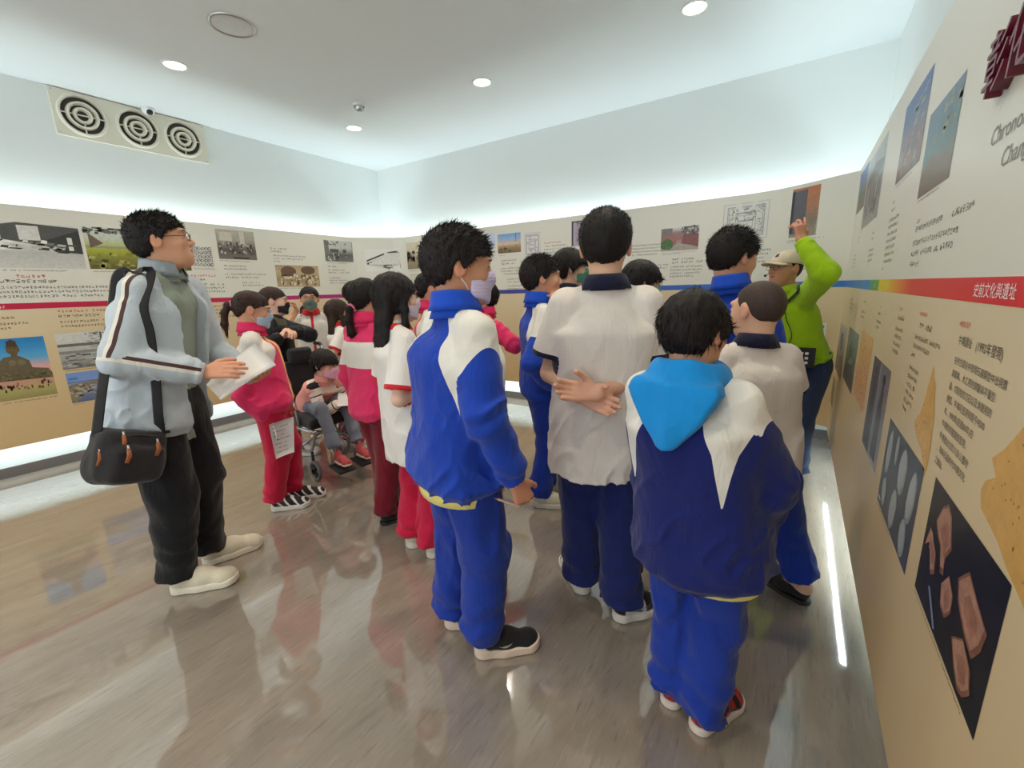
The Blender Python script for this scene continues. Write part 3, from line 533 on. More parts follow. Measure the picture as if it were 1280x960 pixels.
def vnoise(P, seed=0):
    i = np.floor(P).astype(np.int32); f = P - i; f = f * f * (3 - 2 * f); o = 0
    for dx in (0, 1):
        for dy in (0, 1):
            for dz in (0, 1):
                hsh = _hr[((i[:, 0] + dx) * 73 + (i[:, 1] + dy) * 179 + (i[:, 2] + dz) * 283 + seed * 611) & 4095]
                o = o + hsh * (f[:, 0] if dx else 1 - f[:, 0]) * (f[:, 1] if dy else 1 - f[:, 1]) * (f[:, 2] if dz else 1 - f[:, 2])
    return o * 2 - 1
def mesh_sdf(fn, lo, hi, h):
    """surface nets on a sparse grid"""
    lo = np.asarray(lo, float); B = 4; nb = np.ceil((np.asarray(hi, float) - lo) / (h * B)).astype(int) + 1
    g = [lo[j] + (np.arange(nb[j]) * B + (B - 1) / 2) * h for j in range(3)]
    C = np.stack(np.meshgrid(*g, indexing='ij'), -1).reshape(-1, 3).astype(f32); dc = fn(C).reshape(nb)
    D = np.repeat(np.repeat(np.repeat(dc, B, 0), B, 1), B, 2).astype(f32)
    act = np.argwhere(np.abs(dc) < 5.2 * h)
    if not len(act): return np.zeros((0, 3)), np.zeros((0, 4), int)
    o = np.stack(np.meshgrid(*[np.arange(B)] * 3, indexing='ij'), -1).reshape(-1, 3)
    idx = (act[:, None, :] * B + o[None]).reshape(-1, 3); val = fn((lo + idx * h).astype(f32)); D[idx[:, 0], idx[:, 1], idx[:, 2]] = val
    s = D < 0; n = np.array(D.shape)
    cnt = np.zeros(n - 1, np.int8); sl = [slice(0, -1), slice(1, None)]
    offs = [(a, b, c) for a in (0, 1) for b in (0, 1) for c in (0, 1)]
    for a, b, c in offs: cnt += s[sl[a], sl[b], sl[c]]
    cells = np.argwhere((cnt > 0) & (cnt < 8)); K = len(cells)
    cv = np.stack([D[cells[:, 0] + a, cells[:, 1] + b, cells[:, 2] + c] for a, b, c in offs], 1)
    acc = np.zeros((K, 3)); num = np.zeros(K); oa = np.array(offs, float)
    for i in range(8):
        for j in range(i + 1, 8):
            if abs(oa[i] - oa[j]).sum() != 1: continue
            m = (cv[:, i] < 0) != (cv[:, j] < 0); t = cv[:, i] / (cv[:, i] - cv[:, j] + 1e-12)
            acc += np.where(m[:, None], oa[i] + (oa[j] - oa[i]) * t[:, None], 0); num += m
    vt = lo + (cells + acc / num[:, None]) * h
    vi = np.full(n - 1, -1, np.int32); vi[cells[:, 0], cells[:, 1], cells[:, 2]] = np.arange(K)
    F = []
    for ax in range(3):
        A = [slice(None)] * 3; Bs = [slice(None)] * 3; A[ax] = slice(0, -1); Bs[ax] = slice(1, None)
        e = np.argwhere(s[tuple(A)] != s[tuple(Bs)]); u, w = [(1, 2), (2, 0), (0, 1)][ax]
        e = e[(e[:, u] > 0) & (e[:, w] > 0) & (e[:, u] < n[u] - 1) & (e[:, w] < n[w] - 1)]
        if not len(e): continue
        q = []
        for du, dw in ((-1, -1), (0, -1), (0, 0), (-1, 0)):
            k = e.copy(); k[:, u] += du; k[:, w] += dw; q.append(vi[k[:, 0], k[:, 1], k[:, 2]])
        q = np.stack(q, 1); ins = s[e[:, 0], e[:, 1], e[:, 2]]; q[~ins] = q[~ins][:, ::-1]; F.append(q)
    F = np.concatenate(F); F = F[(F >= 0).all(1)]
    return vt, F
def add_mesh(name, vt, F, mat, parent, attrs=None, extra=None, loc=None, smooth=True):
    """vt, F quads in world space; parent is an Empty at the base"""
    base = np.array(loc if loc is not None else (parent.location if parent is not None else (0, 0, 0)), float)
    nv, nf = len(vt), len(F); ev, ef = extra if extra is not None else (np.zeros((0, 3)), np.zeros((0, 3), int)); ne = len(ef)
    me = bpy.data.meshes.new(name); me.vertices.add(nv + len(ev)); me.vertices.foreach_set('co', (np.concatenate([vt, ev]) - base).astype(f32).ravel())
    me.loops.add(nf * 4 + ne * 3); me.polygons.add(nf + ne)
    me.loops.foreach_set('vertex_index', np.concatenate([F.ravel(), (ef + nv).ravel()]).astype(np.int32))
    me.polygons.foreach_set('loop_start', np.concatenate([np.arange(nf) * 4, nf * 4 + np.arange(ne) * 3]).astype(np.int32))
    me.update(calc_edges=True); me.validate()
    me.polygons.foreach_set('use_smooth', np.full(len(me.polygons), smooth))
    for k, a in (attrs or {}).items():
        at = me.attributes.new(k, 'FLOAT', 'POINT'); at.data.foreach_set('value', np.concatenate([a, np.zeros(len(ev))]).astype(f32))
    me.materials.append(mat); o = bpy.data.objects.new(name, me); COL.objects.link(o)
    if parent is not None: o.parent = parent
    return o

# ---------------------------------------------------------------- cloth, skin, hair materials
DEBUG = False
MATS = {}
def cloth(key, base, second=None, third=None, rough=.85, weave=700, fold=.35, knit=0):
    """second / third colours fill where the mesh attributes c1 / c2 are positive"""
    if key in MATS: return MATS[key]
    t = NT(key); c = t.coord(); col = base; big = t.noise(c, 6, 3)
    if second is not None: col = t.mix(t.math('GREATER_THAN', t.attr('c1').outputs['Fac'], 0.0), col, second)
    if third is not None: col = t.mix(t.math('GREATER_THAN', t.attr('c2').outputs['Fac'], 0.0), col, third)
    col = t.mix(t.mapr(big, .3, .7, 0, .10), col, (0, 0, 0, 1)); w = t.noise(c, weave, 1)
    col = t.mix(t.mapr(w, .3, .7, 0, .12), col, (1, 1, 1, 1), 'OVERLAY')
    t.p(Base_Color=col, Roughness=rough); t.b.inputs['Specular IOR Level'].default_value = .25
    t.b.inputs['Sheen Weight'].default_value = .15; t.b.inputs['Sheen Roughness'].default_value = .5
    f = t.noise(t.coord((14, 14, 6)), 1, 3, .55, .8); h = t.math('ADD', t.math('MULTIPLY', f, fold), t.math('MULTIPLY', w, .02)); t.bump(h, .8, .035)
    MATS[key] = t.m; return t.m
def skin_mat(key, col, lip=rgb(176, 98, 88)):
    if key in MATS: return MATS[key]
    t = NT(key); c = t.coord(); n = t.noise(c, 25, 3); lo = tuple(x * .90 for x in col[:3]) + (1,); k = t.mix(n, lo, col)
    k = t.mix(t.mapr(t.attr('blush').outputs['Fac'], 0, 1, 0, .45), k, rgb(206, 120, 100))
    k = t.mix(t.math('GREATER_THAN', t.attr('lip').outputs['Fac'], 0.0), k, lip)
    k = t.mix(t.math('GREATER_THAN', t.attr('white').outputs['Fac'], 0.0), k, rgb(214, 206, 200))
    k = t.mix(t.math('GREATER_THAN', t.attr('dark').outputs['Fac'], 0.0), k, rgb(34, 24, 20))
    t.p(Base_Color=k, Roughness=.5); t.b.inputs['Specular IOR Level'].default_value = .35
    t.b.inputs['Subsurface Weight'].default_value = .12; t.b.inputs['Subsurface Radius'].default_value = (.6, .25, .15); t.b.inputs['Subsurface Scale'].default_value = .01
    t.bump(t.noise(c, 300, 2), .08, .002); MATS[key] = t.m; return t.m
def hair_mat(key, col):
    if key in MATS: return MATS[key]
    t = NT(key); n = t.noise(t.coord((160, 160, 22)), 1, 3, .6)
    t.p(Base_Color=t.mix(n, tuple(x * .5 for x in col[:3]) + (1,), tuple(min(1, x * 1.3) for x in col[:3]) + (1,)), Roughness=.55); t.b.inputs['Specular IOR Level'].default_value = .22
    t.bump(n, .5, .006); MATS[key] = t.m; return t.m
SK1 = skin_mat('skin_light', rgb(232, 184, 154)); SK2 = skin_mat('skin_tan', rgb(220, 166, 132)); SK3 = skin_mat('skin_warm', rgb(206, 150, 116)); SK4 = skin_mat('skin_pale', rgb(236, 194, 168))
HB = hair_mat('black_hair', rgb(32, 27, 26)); HBZ = hair_mat('stubble_hair', rgb(74, 60, 54)); HBR = hair_mat('dark_brown_hair', rgb(58, 42, 36))
def plain(key, col, rough=.6): 
    if key not in MATS: MATS[key] = simple(key, col, rough, 0, .08, 60, .1)
    return MATS[key]

def K(px, py, D):
    """point of the room at horizontal distance D from the viewpoint, in the direction seen at (px, py)"""
    r = CAM_R @ np.array([px - 640, py - 480, 540.0]); return CAM_C + r * D / math.hypot(r[0], r[1])
def GND(px, py, z=0.0):
    r = CAM_R @ np.array([px - 640, py - 480, 540.0]); return CAM_C + r * (z - CAM_C[2]) / r[2]
def ray_ang(px, py=480): r = CAM_R @ np.array([px - 640, py - 480, 540.0]); return math.degrees(math.atan2(r[1], r[0]))
def dirv(a): a = math.radians(a); return np.array([math.cos(a), math.sin(a), 0.0])

# ---------------------------------------------------------------- people
UP = np.array([0, 0, 1.0])
def rotv(v, ax, a): v = np.asarray(v, float); ax = np.asarray(ax, float) / np.linalg.norm(ax); return v * math.cos(a) + np.cross(ax, v) * math.sin(a) + ax * (ax @ v) * (1 - math.cos(a))
def ik(a, b, l1, l2, pole):
    d = b - a; L = np.linalg.norm(d); u = d / (L + 1e-9)
    if L >= (l1 + l2) * .995: return a + d * l1 / (l1 + l2)
    x = (l1 * l1 - l2 * l2 + L * L) / (2 * L); hgt = math.sqrt(max(0, l1 * l1 - x * x)); p = pole - u * (pole @ u); return a + u * x + p / (np.linalg.norm(p) + 1e-9) * hgt
def box_of(pts, pad): p = np.array(pts); return p.min(0) - pad, p.max(0) + pad

def face_hull(Q):
    d = ellip(Q, (0, .03, -.030), (.058, .062, .078)); return smin(d, ellip(Q, (0, .045, -.075), (.042, .042, .034)), .03)
def head_local(Q):
    X = Q.copy(); X[:, 0] = np.abs(X[:, 0])
    d = smin(ellip(X, (0, -.018, .022), (.074, .095, .088)), face_hull(X), .035)
    d = smin(d, ellip(X, (.036, .062, -.018), (.022, .018, .02)), .02)                    # cheek
    d = smin(d, ellip(X, (0, .078, .034), (.05, .018, .013)), .018)                       # brow
    d = smax(d, -ellip(X, (.030, .106, .011), (.017, .018, .010)), .012)                  # eye socket
    d = smin(d, ellip(X, (.030, .078, .009), (.014, .012, .010)), .006)                   # eyeball and lids
    d = smin(d, cone(X, V(0, .087, .014), V(0, .105, -.020), .006, .010), .012)           # nose
    d = smin(d, ellip(X, (.010, .094, -.025), (.009, .010, .007)), .006)
    d = smin(d, ellip(X, (0, .086, -.046), (.021, .010, .0065)), .006); d = smin(d, ellip(X, (0, .085, -.057), (.018, .010, .007)), .005)
    d = smin(d, ellip(X, (0, .066, -.094), (.018, .018, .014)), .016)                     # chin
    e = ellip(X, (.078, -.008, .000), (.0095, .021, .032)); e = smax(e, -ellip(X, (.0875, -.002, .002), (.006, .011, .019)), .006); d = smin(d, e, .008)
    return d
def hand_chains(wr, f, n, left, L, curl, spread=.12, thumb=(.75, .5, .35), tilt=0):
    """metacarpals, four fingers and thumb as chains of joints; palm faces n, fingers run along f"""
    f = np.array(nrm(f), float); n = np.array(n, float); n = n - f * (n @ f); n /= np.linalg.norm(n); th = np.cross(f, n) * (-1 if left else 1)
    out = []; offs = [.34, .12, -.11, -.31]; lens = [.40, .44, .41, .33]
    curl = [curl] * 4 if not hasattr(curl, '__len__') else curl
    for i in range(4):
        o = offs[i] * L * .46; kn = wr + f * L * (.50 - .03 * abs(i - 1)) + th * o; base = wr + f * .05 * L + th * o * .55
        pts = [base, kn]; r = [.0125, .0098]; d = f * math.cos(spread * offs[i]) + th * math.sin(spread * offs[i] * 2); p = kn
        for s_, fr in zip((.46, .32, .26), (.85, 1.0, .7)):
            d = rotv(d, np.cross(d, n), curl[i] * fr); p = p + d * L * lens[i] * s_; pts.append(p); r.append(.0088 - .0007 * (len(r) - 2))
        out.append((pts, r))
    d = f * math.cos(thumb[0]) + th * math.sin(thumb[0]) + n * .25; d /= np.linalg.norm(d); p = wr + f * .10 * L + th * .10 * L; pts = [p]; r = [.0135]
    for s_, c in zip((.24, .19, .15), (0, thumb[1], thumb[2])):
        d = rotv(d, np.cross(d, f * .6 + n * .8), c); p = p + d * L * s_; pts.append(p); r.append(.0112 - .0012 * (len(r) - 1))
    out.append((pts, r)); return out

def dbg(*a): open('/workdir/t/dbg.txt', 'a').write(' '.join(map(str, a)) + '\n')
class Fig:
    def __init__(s, label, px, D, h, rel, group='pupils on the museum visit', g=1.0, root=None, head=None, hrel=None, hpitch=0, hroll=0, neck=None, pelvis=None, J=None, feet=None, hs=None, twist=0, bw=1.0,
                 skin=None, hairstyle='short', hair=None, res=1.0, kid=True, pole=None, hpx=None):
        s.h = h; s.D = D; s.g = g; s.k = h / 1.6; s.res = res; s.skin = skin or SK1; s.hair = hair or HB; s.style = hairstyle
        s.ang = ray_ang(px) + rel; s.F = dirv(s.ang); s.R = np.array([s.F[1], -s.F[0], 0]); ta = s.ang + twist; s.F2 = dirv(ta); s.R2 = np.array([s.F2[1], -s.F2[0], 0])
        P3 = lambda q: K(q[0], q[1], D + (q[2] if len(q) > 2 else 0)) if len(q) < 4 else np.array(q[:3], float)
        s.hs = (hs or (.146 if kid else .130)) * h / .22
        J = J or {}; s.J = {}
        if head is not None: s.Hc = P3(head)
        else: s.Hc = K(px, 480, D) * np.array([1, 1, 0]) + UP * (h - .11 * s.hs) + s.F * .01
        if root is None:
            if feet: fs = [GND(*feet[q][:2]) for q in feet]; root = np.mean(fs, 0)
            else: root = s.Hc - s.F * .015
        s.root = np.array([root[0], root[1], 0.0])
        s.obj = empty('person', tuple(s.root), label, 'person', group)
        j = s.J; j['neck'] = P3(neck) if neck else s.Hc - UP * (.121 * s.hs) - s.F2 * .022 * s.hs
        j['pelvis'] = P3(pelvis) if pelvis else s.root + UP * .53 * h
        nk, pv = j['neck'], j['pelvis']; j['waist'] = pv + (nk - pv) * .33 + s.F * .006 * s.k; j['chest'] = pv + (nk - pv) * .66
        for sd, sg in (('R', 1), ('L', -1)):
            j['sh' + sd] = P3(J['sh' + sd]) if 'sh' + sd in J else nk + s.R2 * sg * .096 * h * bw - UP * .047 * h
            j['hip' + sd] = pv + s.R * sg * .050 * h - UP * .02 * h
            if 'wr' + sd in J: j['wr' + sd] = P3(J['wr' + sd])
            else: j['wr' + sd] = j['sh' + sd] + s.R2 * sg * .045 * h - UP * .325 * h + s.F2 * .03 * h
            if 'el' + sd in J: j['el' + sd] = P3(J['el' + sd])
            else:
                pl = (pole or {}).get(sd); pl = (-s.F2 * .8 - UP * .5 + s.R2 * sg * .5) if pl is None else (s.R2 * pl[0] + s.F2 * pl[1] + UP * pl[2]); j['el' + sd] = ik(j['sh' + sd], j['wr' + sd], .18 * h, .155 * h, pl)
            fa = s.ang
            if feet and sd in feet:
                q = feet[sd]; gp = GND(q[0], q[1]); fa = s.ang + (q[2] if len(q) > 2 else 0); zz = q[3] if len(q) > 3 else 0; gp = gp if not zz else GND(q[0], q[1], zz)
            else: gp = s.root + s.R * sg * .058 * h + s.F * (.02 if sg > 0 else -.02) * h; zz = 0
            j['an' + sd] = gp * np.array([1, 1, 0]) + UP * (.052 * h + zz); s.__dict__['fa' + sd] = fa; s.__dict__['fz' + sd] = zz
            if 'an' + sd in J: j['an' + sd] = P3(J['an' + sd]); s.__dict__['fz' + sd] = max(0, j['an' + sd][2] - .052 * h)
            if 'kn' + sd in J: j['kn' + sd] = P3(J['kn' + sd])
            else:
                ll = min(.25 * h, np.linalg.norm(j['an' + sd] - j['hip' + sd]) * .5035); j['kn' + sd] = ik(j['hip' + sd], j['an' + sd], ll, ll, s.F)
        ha = ray_ang(hpx or (head[0] if head is not None else px)) + (hrel if hrel is not None else rel); F = dirv(ha); R = np.array([F[1], -F[0], 0]); p = math.radians(hpitch); Fh = F * math.cos(p) + UP * math.sin(p); U = np.cross(R, Fh)
        if hroll: R = rotv(R, Fh, math.radians(hroll)); U = np.cross(R, Fh)
        s.HM = np.stack([R, Fh, U], 1).astype(f32)      # columns: right, forward, up
        for sd in 'RL':
            a, b = np.linalg.norm(j['el' + sd] - j['sh' + sd]) / h, np.linalg.norm(j['wr' + sd] - j['el' + sd]) / h
            l = (np.linalg.norm(j['kn' + sd] - j['hip' + sd]) + np.linalg.norm(j['an' + sd] - j['kn' + sd])) / h
            if DEBUG and (abs(a - .18) > .04 or abs(b - .155) > .04 or abs(l - .47) > .06): dbg('BONES', label[:40], sd, 'upper %.3f fore %.3f leg %.3f' % (a, b, l))
        if DEBUG: dbg('FIG', label[:44], 'root', s.root.round(2), 'head top z', round(float(s.Hc[2] + .11 * s.hs), 2), 'neck z', round(float(nk[2]), 2), 'lean', (nk - pv).round(2))
        s.hands = {}
    # head coordinates
    def HL(s, P): return ((P - s.Hc.astype(f32)) @ s.HM) / f32(s.hs)
    def HW(s, q): return s.Hc + (np.asarray(q, float) * s.hs) @ s.HM.T.astype(float)
    def hand(s, sd, f, n, curl=.45, spread=.1, thumb=(.75, .4, .3)):
        """f, n given as (right, forward, up) of the chest or as ('w', vector)"""
        cv = lambda v: np.array(v[1], float) if isinstance(v[0], str) else s.R2 * v[0] + s.F2 * v[1] + UP * v[2]
        s.hands[sd] = hand_chains(s.J['wr' + sd], cv(f), cv(n), sd == 'L', .108 * s.h, curl, spread, thumb); return s
    def body(s, legs=False, arms=True):
        j = s.J; k = s.k * (.9 + .1 * s.g)
        for sd in 'RL':
            if sd not in s.hands:
                f = nrm(j['wr' + sd] - j['el' + sd]); sg = 1 if sd == 'R' else -1; s.hands[sd] = hand_chains(j['wr' + sd], f, -s.R2 * sg + s.F2 * .2, sd == 'L', .108 * s.h, .4)
        hk = s.h / 1.6 * 1.0
        hb = {sd: (np.mean([p for c, _ in s.hands[sd] for p in c], 0).astype(f32)) for sd in 'RL'}
        Hc = s.Hc.astype(f32); nk0 = s.HW((0, -.022, -.055)); nk1 = j['neck'] - UP * .02
        def fn(P):
            dh = np.linalg.norm(P - Hc, axis=1) - .16 * s.hs; m = dh < .06 * s.hs + .03; d = np.maximum(dh, .02)
            if m.any(): d[m] = head_local(s.HL(P[m])) * s.hs
            d = smin(d, cone(P, nk0, nk1, .052 * s.hs, .058 * s.hs), .02)
            d = smin(d, cone(P, nk1, j['chest'], .045 * k, .07 * k), .03)
            for sd in 'RL':
                d = smin(d, cone(P, j['chest'] * .3 + j['neck'] * .7, j['sh' + sd], .032 * k, .030 * k), .02)
                d = smin(d, cone(P, j['sh' + sd], j['el' + sd], .034 * k, .036 * k), .015); d = smin(d, cone(P, j['el' + sd], j['wr' + sd], .037 * k, .0245 * k), .015)
                dd = np.linalg.norm(P - hb[sd], axis=1) - .13 * hk; m = dd < .03
                if m.any():
                    Q = P[m]; e = None
                    for i, (pts, r) in enumerate(s.hands[sd]):
                        c = chain(Q, pts, [x * hk for x in r], .004); pal = cone(Q, pts[0], pts[1], r[0] * hk, r[1] * hk)
                        e = c if e is None else smin(e, c, .0035)
                        pm = pal if i == 0 else smin(pm, pal, .014)
                    e = smin(e, pm, .003); d[m] = smin(d[m], e, .012)
            if legs:
                d = smin(d, cone(P, j['chest'], j['pelvis'], .075 * k, .08 * k), .04)
                for sd in 'RL':
                    d = smin(d, cone(P, j['pelvis'], j['hip' + sd], .07 * k, .07 * k), .03); d = smin(d, cone(P, j['hip' + sd], j['kn' + sd], .062 * k, .045 * k), .02); d = smin(d, cone(P, j['kn' + sd], j['an' + sd], .042 * k, .034 * k), .02)
                    d = smin(d, cone(P, j['an' + sd], j['an' + sd] + dirv(s.__dict__['fa' + sd]) * .13 * k - UP * .03, .032 * k, .02 * k), .02)
            return d
        pts = [s.Hc + .16 * s.hs * np.array([a, b, c]) for a in (-1, 1) for b in (-1, 1) for c in (-1, 1)] + [j[q + sd] for q in ('sh', 'el', 'wr') for sd in 'RL'] + [p for sd in 'RL' for c, _ in s.hands[sd] for p in c] + [j['chest'] - UP * .08]
        if legs: pts += [j[q + sd] for q in ('hip', 'kn', 'an') for sd in 'RL'] + [j['an' + sd] + dirv(s.__dict__['fa' + sd]) * .18 - UP * .06 for sd in 'RL']
        lo, hi = box_of(pts, .06); vt, F = mesh_sdf(fn, lo, hi, .0060 * s.res)
        q = s.HL(vt.astype(f32)); ax = np.abs(q[:, 0]); near = (np.abs(q[:, 2]) < .12) & (q[:, 1] > 0)
        lip = np.where(near & (q[:, 1] > .07), 1 - (q[:, 0] / .021) ** 2 - ((q[:, 2] + .0515) / .0085) ** 2, -1)
        bl = np.where(near, np.exp(-((ax - .036) / .02) ** 2 - ((q[:, 2] + .02) / .022) ** 2), 0); ear = np.exp(-((ax - .082) / .008) ** 2) * (np.abs(q[:, 2]) < .04)
        pal = np.zeros(len(vt))
        for sd in 'RL': pal = np.maximum(pal, np.clip(1.2 - np.linalg.norm(vt - hb[sd], axis=1) / (.09 * hk), 0, .6))
        z = np.full(len(vt), -1.0)
        s.bodyo = add_mesh('body', vt, F, s.skin, s.obj, {'lip': lip, 'blush': np.clip(bl * .55 + ear * .7 + pal, 0, 1), 'white': z, 'dark': z}); s.fn = fn
        return s
    def surf_y(s, x, z):
        """front of the face at head coordinates x, z"""
        ys = np.linspace(.13, .04, 91).astype(f32); Q = np.stack([np.full(91, x, f32), ys, np.full(91, z, f32)], 1); d = head_local(Q); i = np.argmax(d < 0); return float(ys[i])
    def eyes(s, closed=False, both=True):
        M = [plain('eye_white', rgb(206, 200, 196), .3), plain('eye_iris', rgb(30, 20, 16), .2), plain('eyebrow_hair', rgb(40, 30, 27), .7)]
        for sg in (1, -1):
            mb = MB(); N = 12; cx, cz, a, b = .030 * sg, .0095, .0125, .0030 if closed else .0048; y = s.surf_y(cx, cz)
            ring = [(cx + a * math.cos(2 * PI * i / N), b * math.sin(2 * PI * i / N) * (1.0 if i < N / 2 else .7)) for i in range(N)]
            P = [(x, s.surf_y(x, cz + zz) + .0012, cz + zz) for x, zz in ring]; mb.add([s.HW(p) for p in P], [tuple(range(N))], 0)
            P2 = [(cx + .0052 * math.cos(2 * PI * i / N), min(b * .98, max(-b * .7, .0052 * math.sin(2 * PI * i / N)))) for i in range(N)]
            mb.add([s.HW((x, s.surf_y(x, cz + zz) + .0022, cz + zz)) for x, zz in P2], [tuple(range(N))], 1)
            lid = [(cx + a * 1.12 * t, cz + b * (1.05 - .8 * t * t) + .0004) for t in np.linspace(-1, 1, 7)]
            mb.tube([s.HW((x, s.surf_y(x, zz) + .0008, zz)) for x, zz in lid], .0011 * s.hs, 5, 1)
            mb.v = [tuple(np.array(v) - s.root) for v in mb.v]; mb.build('eye', M, s.obj)
            mb = MB(); br = [(sg * (.014 + .034 * t), .0275 + .006 * math.sin(PI * (.25 + .6 * t))) for t in np.linspace(0, 1, 7)]
            mb.tube([np.array(s.HW((x, s.surf_y(x, zz) + .0002, zz))) - s.root for x, zz in br], [.0022 * s.hs, .0028 * s.hs, .0028 * s.hs, .0026 * s.hs, .0024 * s.hs, .0018 * s.hs, .0008 * s.hs], 5, 0)
            mb.build('eyebrow', M[2], s.obj)
        return s
    # ---- hair
    def hair_(s, style=None, mat=None, fringe=None, vol=1.0, length=.30, tail=None, res=None):
        style = style or s.style; mat = mat or s.hair
        LOW = {'short': ([0, 35, 60, 78, 88, 100, 118, 140, 180], [.052, .048, .036, .006, -.004, .022, -.030, -.056, -.066]), 'crew': ([0, 35, 60, 78, 90, 100, 118, 140, 180], [.060, .058, .046, .012, .004, .028, -.022, -.048, -.056]),
               'fringe': ([0, 35, 60, 78, 90, 104, 118, 140, 180], [.026, .026, .02, -.012, -.02, .012, -.04, -.066, -.074]), 'buzz': ([0, 35, 60, 78, 90, 100, 118, 140, 180], [.064, .062, .05, .014, .012, .032, -.020, -.046, -.052]),
               'long': ([0, 30, 55, 78, 92, 110, 130, 150, 180], [.032, .036, .024, -.03, -.06, -.10, -.12, -.12, -.12]), 'tied': ([0, 30, 55, 78, 92, 106, 122, 150, 180], [.034, .040, .034, .010, .012, .030, -.020, -.052, -.060])}[style]
        if fringe is not None: LOW = (LOW[0], [fringe, fringe + .002, fringe] + LOW[1][3:])
        thick = {'short': .017, 'crew': .010, 'fringe': .020, 'buzz': .0035, 'long': .014, 'tied': .010}[style] * vol; top = {'short': .026, 'crew': .019, 'fringe': .022, 'buzz': .005, 'long': .014, 'tied': .012}[style] * vol
        kz = f32(s.hs); wet = {'buzz': .0, 'crew': .003}.get(style, .0055)
        def fn(P):
            Q = s.HL(P); X = Q.copy(); X[:, 0] = np.abs(X[:, 0]); phi = np.degrees(np.arctan2(X[:, 0], Q[:, 1] + .0)); zl = np.interp(phi, LOW[0], LOW[1]).astype(f32)
            sk = smin(ellip(X, (0, -.018, .022), (.074, .095, .088)), ellip(X, (0, .03, -.025), (.060, .060, .075)), .035)
            w = np.clip((Q[:, 2] - .0) / .09, 0, 1); off = thick + (top - thick) * w
            # strands
            n1 = vnoise(np.stack([phi / 7 + 50 * (Q[:, 0] > 0), Q[:, 2] * 22, np.full(len(P), 3, f32)], 1), 5); n2 = vnoise(Q * f32(60), 7)
            zl2 = zl + n1 * (.007 if style != 'buzz' else .002)
            d = sk - off - (n1 * .6 + n2 * .4) * wet
            d = smax(d, (zl2 - Q[:, 2]) * f32(.85), .008)
            if style == 'long':
                Lh = length / s.hs; c0 = np.array([(0, -.050, .03), (0, -.058, -.06), (0, -.068, -.14), (0, -.078, -Lh * .75), (0, -.076, -Lh)]); r = [.076, .082, .086, .080, .06]; ry = [.055, .044, .036, .030, .016]
                e = loft(Q, c0[::-1], r[::-1], ry[::-1], [(1, 0, 0)] * 5, 2.2) - n1 * .004; d = smin(d, e, .02)
                d = smin(d, chain(X, [V(.066, .0, .03), V(.078, .012, -.05), V(.080, .016, -.12), V(.074, .03, -Lh * .62)], [.014, .018, .018, .007], .01) - n1 * .003, .02)
            if style == 'tied' and tail:
                pts = [np.asarray(p, f32) for p in tail]; rr = [.014] + [.021] * (len(pts) - 2) + [.005]; d = smin(d, chain(Q, pts, rr, .012) - n1 * .002, .012)
            return d * kz
        ext = .14 * s.hs; pts = [s.Hc + ext * np.array([a, b, c]) for a in (-1, 1) for b in (-1, 1) for c in (-1, 1)]
        if style == 'long': pts += [s.HW((0, -.09, -length / s.hs - .03)), s.HW((.13, -.09, -length / s.hs)), s.HW((-.13, -.09, -length / s.hs))]
        if tail: pts += [s.HW(p) for p in tail]
        lo, hi = box_of(pts, .02); vt, F = mesh_sdf(fn, lo, hi, (res or .0052) * s.res)
        extra = None; N = {'short': 4200, 'crew': 5000, 'fringe': 4200, 'buzz': 1500, 'long': 4200, 'tied': 2600}[style]
        if N and len(vt):
            rs = np.random.RandomState(int(abs(s.root[0]) * 1000) % 9999); pick = rs.randint(0, len(F), N); p = vt[F[pick]].mean(1); a, b, c = vt[F[pick][:, 0]], vt[F[pick][:, 1]], vt[F[pick][:, 2]]; nn = np.cross(b - a, c - a); nn /= np.linalg.norm(nn, axis=1)[:, None] + 1e-9
            q = ((p - s.Hc) @ s.HM.astype(float)) / s.hs; keep = (q[:, 2] > -.05) | (style in ('long', 'tied')); p, nn, q = p[keep], nn[keep], q[keep]; up = s.HM[:, 2].astype(float); fw = s.HM[:, 1].astype(float)
            if style in ('short', 'crew', 'buzz'):
                w = np.clip(q[:, 2] / .08, 0, 1)[:, None]; d = nn * (.14 + .55 * w) + up * (1.0 * w - .9) + fw * .7 * w + rs.randn(*p.shape) * .2; ln = (.014 + .012 * w[:, 0]) * {'short': 1, 'crew': .55, 'buzz': .16}[style]
            else:
                cr = s.HW((0, -.045, .10)); tg = p - cr; tg = tg / (np.linalg.norm(tg, axis=1)[:, None] + 1e-9); tg = np.where((q[:, 2] < .02)[:, None], tg * .4 - up * 1.0, tg); tg = tg - nn * (tg * nn).sum(1)[:, None]; tg /= np.linalg.norm(tg, axis=1)[:, None] + 1e-9
                if style == 'tied' and tail: tb = s.HW(tail[0]) - p; tb = tb - nn * (tb * nn).sum(1)[:, None]; tb /= np.linalg.norm(tb, axis=1)[:, None] + 1e-9; tg = np.where((np.linalg.norm(p - s.Hc, axis=1) < .125 * s.hs)[:, None], tb, tg)
                d = tg + nn * .05 + rs.randn(*p.shape) * .055; ln = np.where(q[:, 2] > .085, .014, .036)
            d /= np.linalg.norm(d, axis=1)[:, None]; ln = ln * s.hs * rs.uniform(.5, 1.2, len(p)); sd = np.cross(d, rs.randn(*p.shape)); sd /= np.linalg.norm(sd, axis=1)[:, None] + 1e-9; wd = .0017 if style in ('short', 'crew', 'buzz') else .0022
            base = p - nn * .003; ev = np.stack([base - sd * wd, base + sd * wd, base + d * ln[:, None]], 1).reshape(-1, 3); ef = np.arange(len(ev)).reshape(-1, 3); extra = (ev, ef)
        s.hairo = add_mesh('hair', vt, F, mat, s.obj, None, extra)
